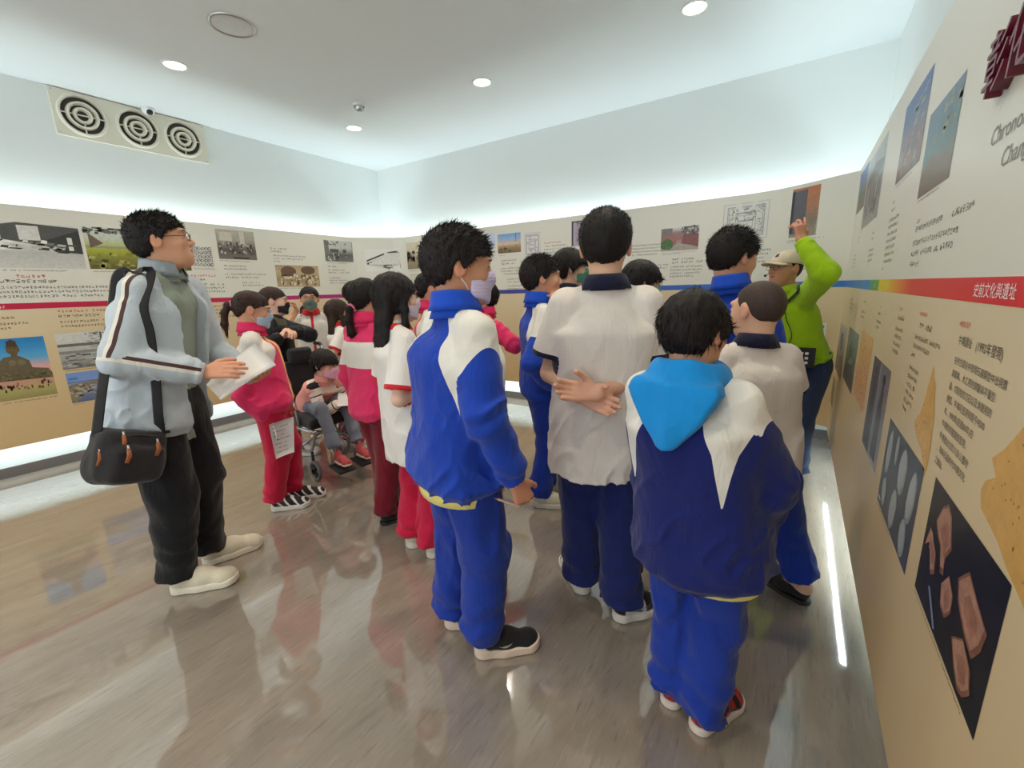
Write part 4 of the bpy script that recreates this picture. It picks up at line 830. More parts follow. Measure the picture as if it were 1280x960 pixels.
        if tail:
            mb = MB(); c = s.HW(np.array(tail[0]) * .55 + np.array(tail[1]) * .45); ax = nrm(s.HW(tail[1]) - s.HW(tail[0])); mb.lathe(c - s.root, ax, [(.016, -.008), (.024, -.006), (.026, 0), (.024, .006), (.016, .008)], 14); mb.build('hair_tie', plain('pink_hair_tie', rgb(226, 120, 150)), s.hairo, True)
        return s
    # ---- face mask, glasses
    def mask(s, col, key, low=-.104, hi=.004):
        kz = f32(s.hs)
        def fn(P):
            Q = s.HL(P); X = Q.copy(); X[:, 0] = np.abs(X[:, 0]); d = smin(face_hull(X) - .004, cone(X, V(0, .088, .0), V(0, .098, -.024), .010, .014), .035); d = smin(d, ellip(X, (0, .066, -.09), (.022, .026, .018)), .03) - .0035
            d = np.maximum(d, Q[:, 2] - (hi - X[:, 0] * .42 - X[:, 0] ** 2 * 3)); d = np.maximum(d, (low + X[:, 0] * .35) - Q[:, 2]); d = np.maximum(d, f32(.030) - Q[:, 1] + X[:, 0] * .0)
            return d * kz
        lo, hi_ = box_of([s.HW((a, b, c)) for a in (-.09, .09) for b in (0, .14) for c in (-.13, .02)], .01); vt, F = mesh_sdf(fn, lo, hi_, .0042 * s.res)
        t = MATS.get(key)
        if t is None:
            n = NT(key); tc = n.coord(); w = n.n('ShaderNodeTexWave', i_0=tc, i_Scale=28.0, bands_direction='Z').outputs[1]; n.p(Base_Color=n.mix(n.noise(tc, 40, 2), tuple(x * .93 for x in col[:3]) + (1,), col), Roughness=.8); n.bump(w, .25, .003); t = MATS[key] = n.m
        m = add_mesh('face_mask', vt, F, t, s.obj); mb = MB()
        for sg in (1, -1):
            for a, b, c in [((.053 * sg, .034, -.024), (.068 * sg, .018, -.004), (.081 * sg, -.010, .020)), ((.044 * sg, .036, -.083), (.066 * sg, .014, -.05), (.081 * sg, -.012, -.022))]:
                mb.tube([s.HW(q) - s.root for q in (a, b, c)], .0016, 5)
        mb.build('ear_loop', plain('white_elastic', rgb(232, 232, 230)), m); return s
    def glasses(s, col=rgb(40, 34, 38), metal=False):
        gl = MB(); yf = .104
        for sg in (1, -1):
            gl.tube([s.HW((.030 * sg + .023 * math.cos(t), yf - .010 * abs(math.cos(t)) * (1 if math.cos(t) * sg > 0 else .2), .006 + .0165 * math.sin(t))) - s.root for t in np.linspace(0, 2 * PI, 21)[:-1]], .0014, 5, 0, True)
            gl.tube([s.HW(q) - s.root for q in ((.053 * sg, yf - .010, .010), (.070 * sg, .055, .012), (.080 * sg, .0, .014), (.080 * sg, -.03, -.004))], .0016, 5)
        gl.tube([s.HW(q) - s.root for q in ((-.008, yf, .010), (0, yf + .002, .013), (.008, yf, .010))], .0014, 5)
        g = gl.build('glasses', plain('glasses_frame_%d' % int(col[0] * 999), col, .3), s.obj)
        if 'lens' not in MATS:
            n = NT('spectacle_lens'); n.p(Base_Color=(1, 1, 1, 1), Roughness=.03); n.b.inputs['Transmission Weight'].default_value = 1; n.b.inputs['IOR'].default_value = 1.1; n.b.inputs['Alpha'].default_value = .25; MATS['lens'] = n.m
        for sg in (1, -1):
            le = MB(); le.add([s.HW((.030 * sg + .022 * math.cos(t), yf - .001 - .008 * abs(math.cos(t)) * (1 if math.cos(t) * sg > 0 else .2), .006 + .0158 * math.sin(t))) - s.root for t in np.linspace(0, 2 * PI, 17)[:-1]], [tuple(range(16))]); le.build('lens', MATS['lens'], g)
        return s
    # ---- clothes
    def top(s, name, mat, sleeve='long', drop=.075, loose=1.0, blouson=True, zone=None, fold=1.0, seed=1, sl=(.056, .058, .050), cuff=0.0, belly=1.0, res=None, hood=False, short=.62, trim=.022, open_=None):
        j = s.J; k = s.k; g = s.g * loose; pv = j['pelvis']; dn = (pv - j['neck']); dn /= np.linalg.norm(dn); dn = dn * .5 - UP * .5; dn /= np.linalg.norm(dn); hem = pv + dn * drop * s.h; shm = (j['shR'] + j['shL']) / 2; hx = np.linalg.norm(j['shR'] - j['shL']) / 2
        cs = [hem, hem - dn * .045 * k, pv - dn * .01, j['waist'], j['chest'], shm * .55 + j['chest'] * .45, shm + UP * .012 * k, j['neck'] + UP * .012]
        hb = .93 if blouson else 1.04; bb = 1.07 if blouson else 1.02
        rx = [.162 * k * g * hb, .165 * k * g * bb, .165 * k * g, .155 * k * g * belly, .158 * k * g, max(hx * .96, .13 * k), hx * .62, .050 * s.hs]; ry = [.120 * k * g * hb, .124 * k * g * bb, .124 * k * g, .116 * k * g * belly, .118 * k * g, .110 * k * (s.g * loose) ** .8, .072 * k, .050 * s.hs]
        sd = [s.R, s.R, s.R, s.R * .6 + s.R2 * .4, s.R2, s.R2, s.R2, s.R2]; tx = (pv + j['chest']) / 2
        arms = {}
        for q in 'RL':
            a, e, w = j['sh' + q], j['el' + q], j['wr' + q]
            if sleeve == 'none': arms[q] = (a, a + (e - a) * .12, None, nrm(e - a))
            elif sleeve == 'short': e2 = a + (e - a) * short; arms[q] = (a, e2, None, nrm(e - a))
            else: arms[q] = (a, e, w - nrm(w - e) * .004 + nrm(w - e) * cuff, nrm(w - e))
        def fn(P):
            d = loft(P, cs, rx, ry, sd, 2.35)
            n1 = vnoise(np.stack([P[:, 0] * 8 + P[:, 2] * 3, P[:, 1] * 8 - P[:, 2] * 2, P[:, 2] * 3.5], 1), seed); n2 = vnoise(np.stack([P[:, 0] * 15 - P[:, 2] * 9, P[:, 1] * 15 + P[:, 2] * 7, P[:, 2] * 7], 1) + n1[:, None] * .5, seed + 3)
            rg = (1 - np.abs(n2)) ** 3; lowz = np.clip((cs[4][2] - P[:, 2]) / .25, .25, 1.2)
            d = d + (n1 * .008 - rg * .007 * lowz + n2 * .003) * fold
            if open_ is not None:
                q0 = P - pv.astype(f32); xx = q0 @ s.R2.astype(f32); yy = q0 @ s.F2.astype(f32); hh = np.clip((P[:, 2] - hem[2]) / (j['neck'][2] - hem[2]), 0, 1.2); cx = np.interp(hh, [0, .5, 1], [open_[0], open_[1], open_[2]]); ww = np.interp(hh, [0, .5, .85, 1], open_[3]); d = np.maximum(d, -np.maximum(np.abs(xx - cx) - ww, -yy + .01))
            for q in arms: d = smin(d, cone(P, j['neck'] - UP * .022 * k, j['sh' + q] + UP * .004, .048 * k, .040 * k * s.g ** .5), .04)
            for q, (a, e, w, dr) in arms.items():
                inn = a - (s.R2 if q == 'R' else -s.R2) * .02 * k
                if w is None: x = cone(P, inn, e, sl[0] * k * s.g, sl[1] * k * s.g); x = np.maximum(x, plane(P, e, dr))
                else:
                    x1 = cone(P, inn, e, sl[0] * k * s.g, sl[1] * k * s.g); x2 = cone(P, e, w, sl[1] * k * s.g, sl[2] * k); t, _ = seg(P, e, w)
                    sq = np.clip((t - .84) / .06, 0, 1) * np.clip((1.0 - t) / .001, 0, 1); x2 = x2 + sq * .008 * k      # gathered cuff
                    x = smin(x1, x2, .02); we = np.exp(-((P - e.astype(f32)) ** 2).sum(1) / .016); ww = np.exp(-((P - w.astype(f32)) ** 2).sum(1) / .014)
                    along = (P @ dr.astype(f32)) * 44; x = x + (np.sin(along + n2 * 4 + n1 * 3) * .006 * we + np.sin(along * 1.4 + n1 * 6) * .006 * ww) * fold + (n2 * .003 - rg * .006 + n1 * .004) * fold
                    x = np.maximum(x, plane(P, w, dr))
                d = smin(d, x, .03 if sleeve != 'short' else .012)
            return d
        pts = [c + np.array(v) * .25 * k * max(1, g) for c in cs[:6] for v in ((1, 1, 0), (-1, -1, 0), (1, -1, 0), (-1, 1, 0))] + [j[a + q] for a in ('sh', 'el', 'wr') for q in 'RL'] + [cs[-1]]
        lo, hi = box_of(pts, .085); lo[2] = min(c[2] for c in cs) - .09 if sleeve != 'long' else lo[2]
        vt, F = mesh_sdf(fn, lo, hi, (res or .0078) * s.res)
        at = {}; s.hem = hem
        if zone:
            for nm, zf in zone.items(): at[nm] = zf(s, vt.astype(f32), arms)
        s.topfn = fn; s.hem = hem; s.arms = arms; s.hemr = (rx[0], ry[0]); o = add_mesh(name, vt, F, mat, s.obj, at); s.topo = o; return o
    def trousers(s, mat, r=(.098, .078, .064), name='trousers', up=.05, hemz=0.012, fold=1.0, seed=5, zone=None, res=None, pr=1.0, shin=1.0):
        j = s.J; k = s.k * (.6 + .4 * s.g); pv = j['pelvis']
        def fn(P):
            n1 = vnoise(P * np.array([11, 11, 5], f32), seed); n2 = vnoise(P * np.array([16, 16, 26], f32), seed + 4)
            d = loft(P, [pv - UP * .085 * s.h, pv - UP * .03 * s.h, pv + UP * up * s.h], [.13 * k * pr, .160 * k * pr, .150 * k * pr], [.10 * k * pr, .118 * k * pr, .108 * k * pr], [s.R] * 3, 2.2) + n1 * .004 * fold
            for q in 'RL':
                a, b, c = j['hip' + q], j['kn' + q], j['an' + q]; fz = s.__dict__['fz' + q]
                dr = nrm(c - b); end = b + (c - b) * shin; e = np.asarray(end + dr * .03 * (1 if shin == 1 else 0), float)
                x = smin(cone(P, a, b, r[0] * k, r[1] * k), cone(P, b, e, r[1] * k, r[2] * k), .03)
                wa = np.exp(-((P - c.astype(f32)) ** 2).sum(1) / .022); wk = np.exp(-((P - b.astype(f32)) ** 2).sum(1) / .02)
                zz = P @ dr.astype(f32); x = x + (n1 * .006 - (1 - np.abs(n1)) ** 4 * .006) * fold + (n2 * .007 + np.sin(zz * 58 + n1 * 6) * .008) * wa * fold + np.sin(zz * 34 + n1 * 6) * .005 * wk * fold - wa * .006
                x = np.maximum(x, plane(P, e + dr * (.0 if shin != 1 else (-.030 - hemz + .014)), dr)) if True else x
                d = smin(d, x, .025)
            return d
        pts = [pv + UP * up * s.h] + [j[a + q] for a in ('hip', 'kn', 'an') for q in 'RL'] + [pv + np.array(v) * .17 * k for v in ((1, 1, 0), (-1, -1, 0))]
        lo, hi = box_of(pts, .115 * max(1, k)); lo[2] = max(lo[2], .0); vt, F = mesh_sdf(fn, lo, hi, (res or .0096) * s.res); at = {}
        if zone:
            for nm, zf in zone.items(): at[nm] = zf(s, vt.astype(f32))
        o = add_mesh(name, vt, F, mat, s.obj, at); s.lowo = o; return o
    def ringmesh(s, name, mat, parent, c, ax, fwd, prof, rx=1.0, ry=1.0, gap=0, n=28, th=.004, drop=0.0):
        """band swept round an oval; prof = [(radius, height)...]; gap = open angle at the front; drop lowers the front"""
        ax = np.array(nrm(ax), float); f = np.array(fwd, float); f -= ax * (f @ ax); f /= np.linalg.norm(f); r_ = np.cross(f, ax); vs = []; m = len(prof); full = [(r, z) for r, z in prof] + [(r - th, z) for r, z in prof[::-1]]; m = len(full)
        for i in range(n + 1):
            t = gap / 2 + (2 * PI - gap) * i / n; q = (math.cos(t) * .5 + .5) ** 2
            for r, z in full: vs.append(np.asarray(c) + f * math.cos(t) * r * ry + r_ * math.sin(t) * r * rx + ax * (z - drop * q) - s.root)
        fs = [(i * m + a, i * m + (a + 1) % m, (i + 1) * m + (a + 1) % m, (i + 1) * m + a) for i in range(n) for a in range(m)] + [tuple(range(m))[::-1], tuple(n * m + a for a in range(m))]
        return link(name, vs, fs, mat, parent, True)
    def collar(s, mat, kind='stand', parent=None):
        b = s.J['neck'] + UP * .002; ax = nrm(s.HW((0, -.03, -.04)) - s.J['neck']) * .5 + UP * .8; hs = s.hs
        if kind == 'stand': return s.ringmesh('collar', mat, parent or s.topo, b, ax, s.F2, [(.088 * hs, -.030), (.076 * hs, .0), (.069 * hs, .03 * hs), (.067 * hs, .052 * hs), (.071 * hs, .056 * hs), (.074 * hs, .044 * hs), (.081 * hs, .018 * hs), (.090 * hs, -.004)], 1.0, 1.0, .5, 28, .004, .022)
        if kind == 'polo': return s.ringmesh('collar', mat, parent or s.topo, b, ax, s.F2, [(.078 * hs, -.02), (.066 * hs, .012 * hs), (.062 * hs, .032 * hs), (.066 * hs, .035 * hs), (.076 * hs, .014 * hs), (.089 * hs, -.016)], 1.02, .96, .35, 28, .003, .02)
        if kind == 'crew': return s.ringmesh('neckband', mat, parent or s.topo, b, ax, s.F2, [(.086 * hs, -.018), (.078 * hs, .0), (.072 * hs, .010 * hs)], 1.05, 1.0, 0, 28, .004, .02)
    def hemband(s, name, mat, parent, z0, z1, scale=1.0, drop=0): 
        return s.ringmesh(name, mat, parent, s.hem, UP, s.F, [(1.0, z0), (1.02, (z0 + z1) / 2), (1.0, z1)], s.hemr[0] * scale, s.hemr[1] * scale, 0, 32, .03, drop)
    def shoes(s, style, L=None):
        for sd in 'RL':
            a = s.J['an' + sd]; place_shoe(style, s.obj, s.root, a, s.__dict__['fa' + sd], (L or .170 * s.h) / .26, s.__dict__['fz' + sd], sd == 'L')
        return s

# ---- shoes: built once per style, toe along +y, ankle above the origin
SHOES = {}
def shoe_parts(style):
    if style in SHOES: return SHOES[style]
    d = {'white_trainer': (rgb(222, 212, 188), rgb(226, 218, 198), rgb(200, 190, 168), .030), 'black_runner': (rgb(28, 26, 27), rgb(222, 200, 180), rgb(60, 56, 56), .036), 'court_shoe': (rgb(214, 208, 198), rgb(226, 220, 208), rgb(30, 30, 34), .032),
         'plaid_slip_on': (rgb(30, 22, 22), rgb(224, 210, 196), rgb(176, 40, 34), .030), 'black_flat': (rgb(34, 30, 30), rgb(30, 27, 27), rgb(40, 36, 36), .018), 'beige_trainer': (rgb(206, 196, 170), rgb(214, 206, 188), rgb(186, 176, 150), .034), 'black_white_trainer': (rgb(40, 38, 40), rgb(226, 222, 214), rgb(230, 226, 220), .034),
         'red_sandal': (rgb(172, 66, 70), rgb(214, 190, 170), rgb(226, 210, 200), .022), 'white_runner': (rgb(228, 226, 220), rgb(232, 230, 226), rgb(206, 204, 200), .03)}[style]
    up, so, ac, sh = d
    def fu(P):
        x = smin(cone(P, V(0, -.052, .052), V(0, .03, .050), .035, .037), cone(P, V(0, .03, .050), V(.004, .128, .030), .038, .030), .03); x = smin(x, cone(P, V(.012, .11, .028), V(-.012, .12, .028), .03, .03), .03)
        if style not in ('black_flat',): x = smin(x, cone(P, V(0, -.048, .06), V(0, -.045, .094), .036, .037), .02)
        else: x = smax(x, -cone(P, V(0, -.05, .12), V(0, .01, .105), .048, .04), .01)
        return np.maximum(x, sh * .6 - P[:, 2])
    vt, F = mesh_sdf(fu, (-.07, -.12, -.01), (.07, .19, .16), .0048)
    def fsol(P):
        q = P.copy(); q[:, 2] = 0; x = smin(cone(q, V(0, -.052, 0), V(0, .02, 0), .040, .040), cone(q, V(.002, .03, 0), V(.003, .118, 0), .042, .046), .03); top = sh * (1 + .15 * np.clip((-P[:, 1] - .02) / .05, 0, 1)) + np.clip((P[:, 1] - .11) / .05, 0, 1) * .010
        lift = np.clip((P[:, 1] - .10) / .07, 0, 1) ** 2 * .012
        return smax(smax(x, P[:, 2] - top, .006), lift - P[:, 2], .005)
    vs, Fs = mesh_sdf(fsol, (-.07, -.12, -.02), (.07, .19, .07), .0048)
    z = vt
    if style == 'court_shoe':
        blk = np.maximum.reduce([.022 - np.abs(z[:, 1] - .052) + (z[:, 2] - .05) * .15, (z[:, 1] - .118), -(z[:, 1] + .062) + 0 * z[:, 0], (z[:, 2] - .086)]); c1 = blk * 100
        m = cloth('court_shoe_leather', up, ac, None, .45, 200, .05)
    elif style == 'plaid_slip_on':
        ck = np.where(((np.floor(z[:, 1] / .022) + np.floor((z[:, 0] + z[:, 2]) / .02)) % 2) > 0, 1.0, -1.0); c1 = np.where((z[:, 1] > .02) & (z[:, 2] > .03) | (z[:, 1] < -.05), ck, -1.0); m = cloth('plaid_shoe_canvas', up, ac, None, .7, 300, .05)
    elif style == 'black_white_trainer': c1 = np.where(np.sin(z[:, 1] * 120 + z[:, 2] * 90) > .6, 1.0, -1.0); m = cloth('black_white_shoe', up, ac, None, .6, 300, .05)
    elif style == 'black_runner': c1 = (.052 - z[:, 2] - (z[:, 1] + .05) * .9) * 100; m = cloth('black_runner_knit', up, so, None, .8, 500, .1)
    else: c1 = (z[:, 1] - .105) * 100 if style == 'white_trainer' else -np.ones(len(z)); m = cloth(style + '_upper', up, tuple(x * .93 for x in up[:3]) + (1,), None, .65, 300, .08)
    a = add_mesh('shoe', vt, F, m, None, {'c1': c1}); b = add_mesh('sole', vs, Fs, plain(style + '_rubber', so, .6), None)
    A, B = a.data, b.data; bpy.data.objects.remove(a); bpy.data.objects.remove(b)
    Lc = None
    if style not in ('black_flat', 'plaid_slip_on'):
        mb = MB()
        for i in range(4): y = .022 + i * .018; zz = .086 - i * .0085; mb.tube([(-.022, y - .002, zz - .006), (0, y + .003, zz + .003), (.022, y - .002, zz - .006)], .0026, 5)
        o = mb.build('laces', plain(style + '_laces', so if style != 'white_trainer' else rgb(206, 196, 172)), None, True); Lc = o.data; bpy.data.objects.remove(o)
    G_ = None
    if style in ('court_shoe', 'black_runner'):      # curved tick mark on the side
        G_ = []
        for sg in (1, -1):
            mb = MB(); cx = []
            for t in np.linspace(0, 1, 9):
                y = -.028 + t * .095 if style == 'court_shoe' else .0 + t * .05; k_ = 1 if style == 'court_shoe' else .55; zz = (.050 + (.018 * (t - .25) ** 2 * 3 - .006) * 1.0) if style == 'court_shoe' else .050 + .02 * (t - .3) ** 2; w = (.011 * math.sin(PI * min(1, (1 - t) * 1.15 + .02)) * (1 - t * .7) + .0012) * k_
                xs = []
                for dz in (-w, w):
                    u = np.array([[sg * x, y, zz + dz] for x in np.linspace(.07, .01, 61)], f32); dd = fu(u); i = int(np.argmax(dd < 0)); xs.append((u[i][0] + sg * .0012, y, zz + dz))
                cx.append(xs)
            vs_ = [p for q in cx for p in q]; mb.add(vs_, [(2 * i, 2 * i + 1, 2 * i + 3, 2 * i + 2) for i in range(8)])
            o = mb.build('side_mark', plain(style + '_mark', rgb(74, 92, 136) if style == 'court_shoe' else rgb(170, 160, 150)), None); G_.append(o.data); bpy.data.objects.remove(o)
    SHOES[style] = (A, B, Lc, G_); return SHOES[style]
def place_shoe(style, parent, root, ankle, ang, sc, lift, left):
    A, B, Lc, G_ = shoe_parts(style); f = dirv(ang)
    o = bpy.data.objects.new('shoe', A); COL.objects.link(o); o.parent = parent; o.location = (ankle[0] - root[0] + f[0] * .058 * sc, ankle[1] - root[1] + f[1] * .058 * sc, lift)
    o.rotation_euler = (0, 0, math.radians(ang - 90)); o.scale = (-sc if left else sc, sc, sc)
    for nm, d in [('sole', B), ('laces', Lc)] + [('side_mark', g_) for g_ in (G_ or [])]:
        if d is not None: q = bpy.data.objects.new(nm, d); COL.objects.link(q); q.parent = o
    return o

# ---- colour zones on clothes (positive = inside the zone)
def z_sleeve_end(w=.022):
    def f(s, P, arms):
        out = np.full(len(P), -1.0)
        for q, (a, e, wv, dr) in arms.items():
            end = e if wv is None else wv; d = -plane(P, end, dr); t_, q_ = seg(P, a, end); r = np.sqrt((q_ * q_).sum(1)); out = np.maximum(out, np.where((r < .090 * s.k * s.g) & (d < .06) & (((P - ((s.J['shR'] + s.J['shL']) / 2).astype(f32)) @ (s.R2 if q == 'R' else -s.R2).astype(f32)) > np.linalg.norm(s.J['shR'] - s.J['shL']) * .40), w - d, -1.0))
        return out * 10
    return f
def z_yoke(depth=.13, tail=.30, inner=.42, slv=.30):
    """white raglan wedge over each shoulder with a tail down the armhole seam"""
    def f(s, P, arms):
        out = np.full(len(P), -1.0); shm = (s.J['shR'] + s.J['shL']) / 2; hx = np.linalg.norm(s.J['shR'] - s.J['shL']) / 2; q = P - shm.astype(f32); x = np.abs(q @ s.R2.astype(f32)) / hx; v = -q[:, 2] / s.k
        for sd, (a, e, wv, dr) in arms.items():
            up = nrm(e - a); t = ((P - a.astype(f32)) @ up) / np.linalg.norm(e - a); side = (q @ (s.R2 if sd == 'R' else -s.R2).astype(f32)) > 0
            lo_ = np.interp(v, [-.05, .02, depth, tail], [.36, .46, .74, .93]); hi_ = np.interp(v, [-.05, depth, tail], [1.6, 1.12, .95]); band_ = np.minimum(x - lo_, hi_ - x)
            _, q_ = seg(P, a, e); ra = np.sqrt((q_ * q_).sum(1)); onarm = (ra < .072 * s.k * s.g) & (x > .86); sa_ = ((P - a.astype(f32)) @ s.F2.astype(f32)) / (.06 * s.k * s.g); val = np.where(onarm, np.minimum(band_ + .5, slv * .62 + .20 * np.minimum(sa_ ** 2, 1.6) - t), band_); out = np.maximum(out, np.where(side & (v < tail), val, -1.0))
        return out
    return f
def z_band(lo_, hi_):
    """horizontal band between two fractions of the neck-to-hem length"""
    def f(s, P, arms): v = (s.J['neck'][2] - P[:, 2]) / (s.J['neck'][2] - s.hem[2] if hasattr(s, 'hem') else .6); return np.minimum(v - lo_, hi_ - v)
    return f

def z_arm(side, ctr, w, along=None):
    """stripe down the outside of a sleeve; side = reference direction (right, forward, up) the stripe faces, ctr = offset across"""
    def f(s, P, arms):
        out = np.full(len(P), -1.0)
        for q, (a, e, wv, dr) in arms.items():
            if wv is None: continue
            sg = 1 if q == 'R' else -1; o = s.R2 * side[0] * sg + s.F2 * side[1] + UP * side[2]
            t1, q1 = seg(P, a, e); t2, q2 = seg(P, e, wv); r1, r2 = np.sqrt((q1 * q1).sum(1)), np.sqrt((q2 * q2).sum(1)); m = r1 < r2
            qq = np.where(m[:, None], q1, q2); ax = np.where(m[:, None], nrm(e - a), nrm(wv - e)); r = np.minimum(r1, r2); of = o.astype(f32); ov = of - ax * (ax @ of)[:, None]; ov /= np.linalg.norm(ov, axis=1)[:, None] + 1e-9; tv = np.cross(ax, ov) * sg
            u = (qq * tv).sum(1); fr = (qq * ov).sum(1); out = np.maximum(out, np.where((fr > 0) & (r < .085 * s.k * s.g) & (t2 < .97), w - np.abs(u - ctr), -1.0))
        return out * 10
    return f
def z_front(x0, w, below=None):
    """vertical strip on the chest at offset x0"""
    def f(s, P, arms):
        q = P - s.J['chest'].astype(f32); x = q @ s.R2.astype(f32); y = q @ s.F2.astype(f32); return np.where(y > .02, w - np.abs(x - x0), -1.0) * 10
    return f
def z_any(*zs):
    def f(s, P, arms): return np.maximum.reduce([z(s, P, arms) for z in zs])
    return f

def on_body(fn, px, py, D0, D1, off=.008):
    """first point of a surface met along the sight line through (px, py) between two distances, lifted by off"""
    t = np.linspace(D0, D1, 400); P = np.array([K(px, py, d) for d in t]).astype(f32); d = fn(P); i = int(np.argmax(d < off)); return P[i].astype(float) if (d < off).any() else P[-1].astype(float)
def rbox(P, c, ax, half, r):
    q = np.stack([np.abs((P - np.asarray(c, f32)) @ np.asarray(a, f32)) - h_ for a, h_ in zip(ax, half)], 1) + r; return np.linalg.norm(np.maximum(q, 0), axis=1) + np.minimum(q.max(1), 0) - r
def sheet(name, corners, th, mat, parent=None, bend=None, n=6):
    """thin sheet through four corners (a b along one edge, c d along the opposite one), slightly bent"""
    a, b, c, d = [np.asarray(x, float) for x in corners]; vs = []; nn = np.cross(b - a, d - a); nn /= np.linalg.norm(nn); bend = bend or 0
    for k in (0, 1):
        for i in range(n + 1):
            for j_ in range(n + 1):
                u, v = i / n, j_ / n; p = (a * (1 - u) + b * u) * (1 - v) + (d * (1 - u) + c * u) * v; vs.append(p + nn * (th * (k - .5) + bend * math.sin(PI * u)))
    m = (n + 1) ** 2; fs = []
    for i in range(n):
        for j_ in range(n): q = i * (n + 1) + j_; f_ = (q, q + 1, q + n + 2, q + n + 1); fs += [f_[::-1], tuple(m + x for x in f_)]
    rim = [i * (n + 1) for i in range(n + 1)] + [n * (n + 1) + j_ for j_ in range(1, n + 1)] + [i * (n + 1) + n for i in range(n - 1, -1, -1)] + list(range(n - 1, 0, -1))
    fs += [(rim[i], rim[(i + 1) % len(rim)], m + rim[(i + 1) % len(rim)], m + rim[i]) for i in range(len(rim))]
    return link(name, vs, fs, mat, parent, True), (a, b, c, d, nn)

# ---------------------------------------------------------------- the visitors
BLUE = rgb(22, 62, 168); NAVY = rgb(20, 30, 92); OFFW = rgb(226, 222, 212); PINK = rgb(226, 52, 104); DRED = rgb(112, 16, 34)
C_BLUEJ = cloth('blue_tracksuit_jacket', BLUE, OFFW, NAVY); C_BLUEP = cloth('blue_track_trousers', rgb(20, 52, 148)); C_NAVYP = cloth('navy_track_trousers', rgb(22, 34, 92))
C_NAVYJ = cloth('navy_blue_jacket', rgb(17, 30, 100), OFFW); C_WHITE_N = cloth('white_polo_navy_trim', rgb(228, 218, 208), rgb(22, 24, 50)); C_WHITE_R = cloth('white_polo_red_trim', rgb(232, 226, 218), rgb(206, 40, 44))
C_NAVYT = cloth('navy_rib_trim', rgb(24, 26, 52)); C_REDT = cloth('red_rib_trim', rgb(210, 40, 48)); C_YEL = cloth('yellow_lining', rgb(240, 226, 130)); C_CYAN = cloth('cyan_hood_fleece', rgb(18, 138, 214)); C_PINKJ = cloth('pink_tracksuit_jacket', PINK, OFFW, rgb(238, 214, 90)); C_CRIMP = cloth('crimson_track_trousers', rgb(192, 22, 62)); C_DREDP = cloth('dark_red_track_trousers', DRED)
C_BLUEC = cloth('blue_collar', rgb(24, 74, 190)); C_PINKC = cloth('pink_collar', rgb(224, 44, 96)); C_BLACK = cloth('black_cotton', rgb(26, 26, 30)); C_DARK = cloth('charcoal_top', rgb(40, 40, 48)); C_OLIVE = cloth('olive_scarf', rgb(92, 84, 62)); C_GREY = cloth('grey_trousers', rgb(150, 148, 146)); C_JEANS = cloth('blue_jeans', rgb(44, 60, 92)); C_LJEANS = cloth('grey_blue_jeans', rgb(110, 118, 132))
C_GREEN = cloth('sage_tee', rgb(140, 150, 136)); C_JKT = cloth('pale_blue_grey_zip_jacket', rgb(184, 194, 202), rgb(78, 54, 52), rgb(226, 220, 206)); C_JKTC = cloth('pale_jacket_collar', rgb(150, 160, 166)); C_LIME = cloth('lime_shirt', rgb(164, 206, 22)); C_LIMEC = cloth('lime_collar', rgb(172, 212, 30)); C_BLKTR = cloth('black_trousers', rgb(20, 20, 23))
KIDS = 'school pupils on the museum visit'
PEOPLE = {}

# boy in blue tracksuit with lilac mask
f = Fig('boy in blue tracksuit with white shoulder panels, lilac face mask and yellow shirt hem', 600, 1.47, 1.58, -62, KIDS, head=(575, 336, .02), hrel=-84, hpitch=-6, g=1.12,
        J={'wrR': (644, 600, -.12), 'elR': (606, 522, -.17)}, feet={'R': (604, 816, -22), 'L': (566, 780, -30)}, skin=SK3, hairstyle='short', res=.78)
f.hand('R', (0.1, .35, -.9), (-.9, .2, 0), .95); f.body().eyes(True).hair_(vol=.85); f.mask(rgb(206, 194, 224), 'lilac_mask')
f.top('jacket', C_BLUEJ, zone={'c1': z_yoke()}, drop=.075, loose=1.12, seed=11, fold=1.35); f.collar(C_BLUEC); f.hemband('shirt_hem', C_YEL, f.topo, -.052, .02, .99); f.trousers(C_BLUEP, (.104, .086, .068), fold=1.4); f.shoes('black_runner'); PEOPLE['lilac'] = f
# boy seen from behind, white polo
f = Fig('tall boy in white polo shirt with hands clasped behind his back', 757, 1.72, 1.66, 4, KIDS, head=(757, 310, .0), hrel=-4, g=1.14, bw=1.02,
        J={'elL': (688, 466, .0), 'wrL': (722, 494, -.17), 'elR': (808, 470, .0), 'wrR': (748, 492, -.20)}, feet={'L': (728, 738, 20), 'R': (776, 772, -62)}, skin=SK1, hairstyle='crew', res=.78)
f.hand('R', (-.9, -.1, .1), (0, -.9, .3), .3); f.hand('L', (.85, -.2, -.25), (.1, -.9, .1), .35); f.body().hair_(vol=1.0)
f.top('polo_shirt', C_WHITE_N, 'short', drop=.125, loose=1.14, blouson=False, zone={'c1': z_sleeve_end(.02)}, seed=21, sl=(.062, .074, .05), short=.72); f.collar(C_NAVYT, 'polo'); f.trousers(C_NAVYP, (.108, .088, .072), fold=1.4); f.shoes('court_shoe'); PEOPLE['polo'] = f
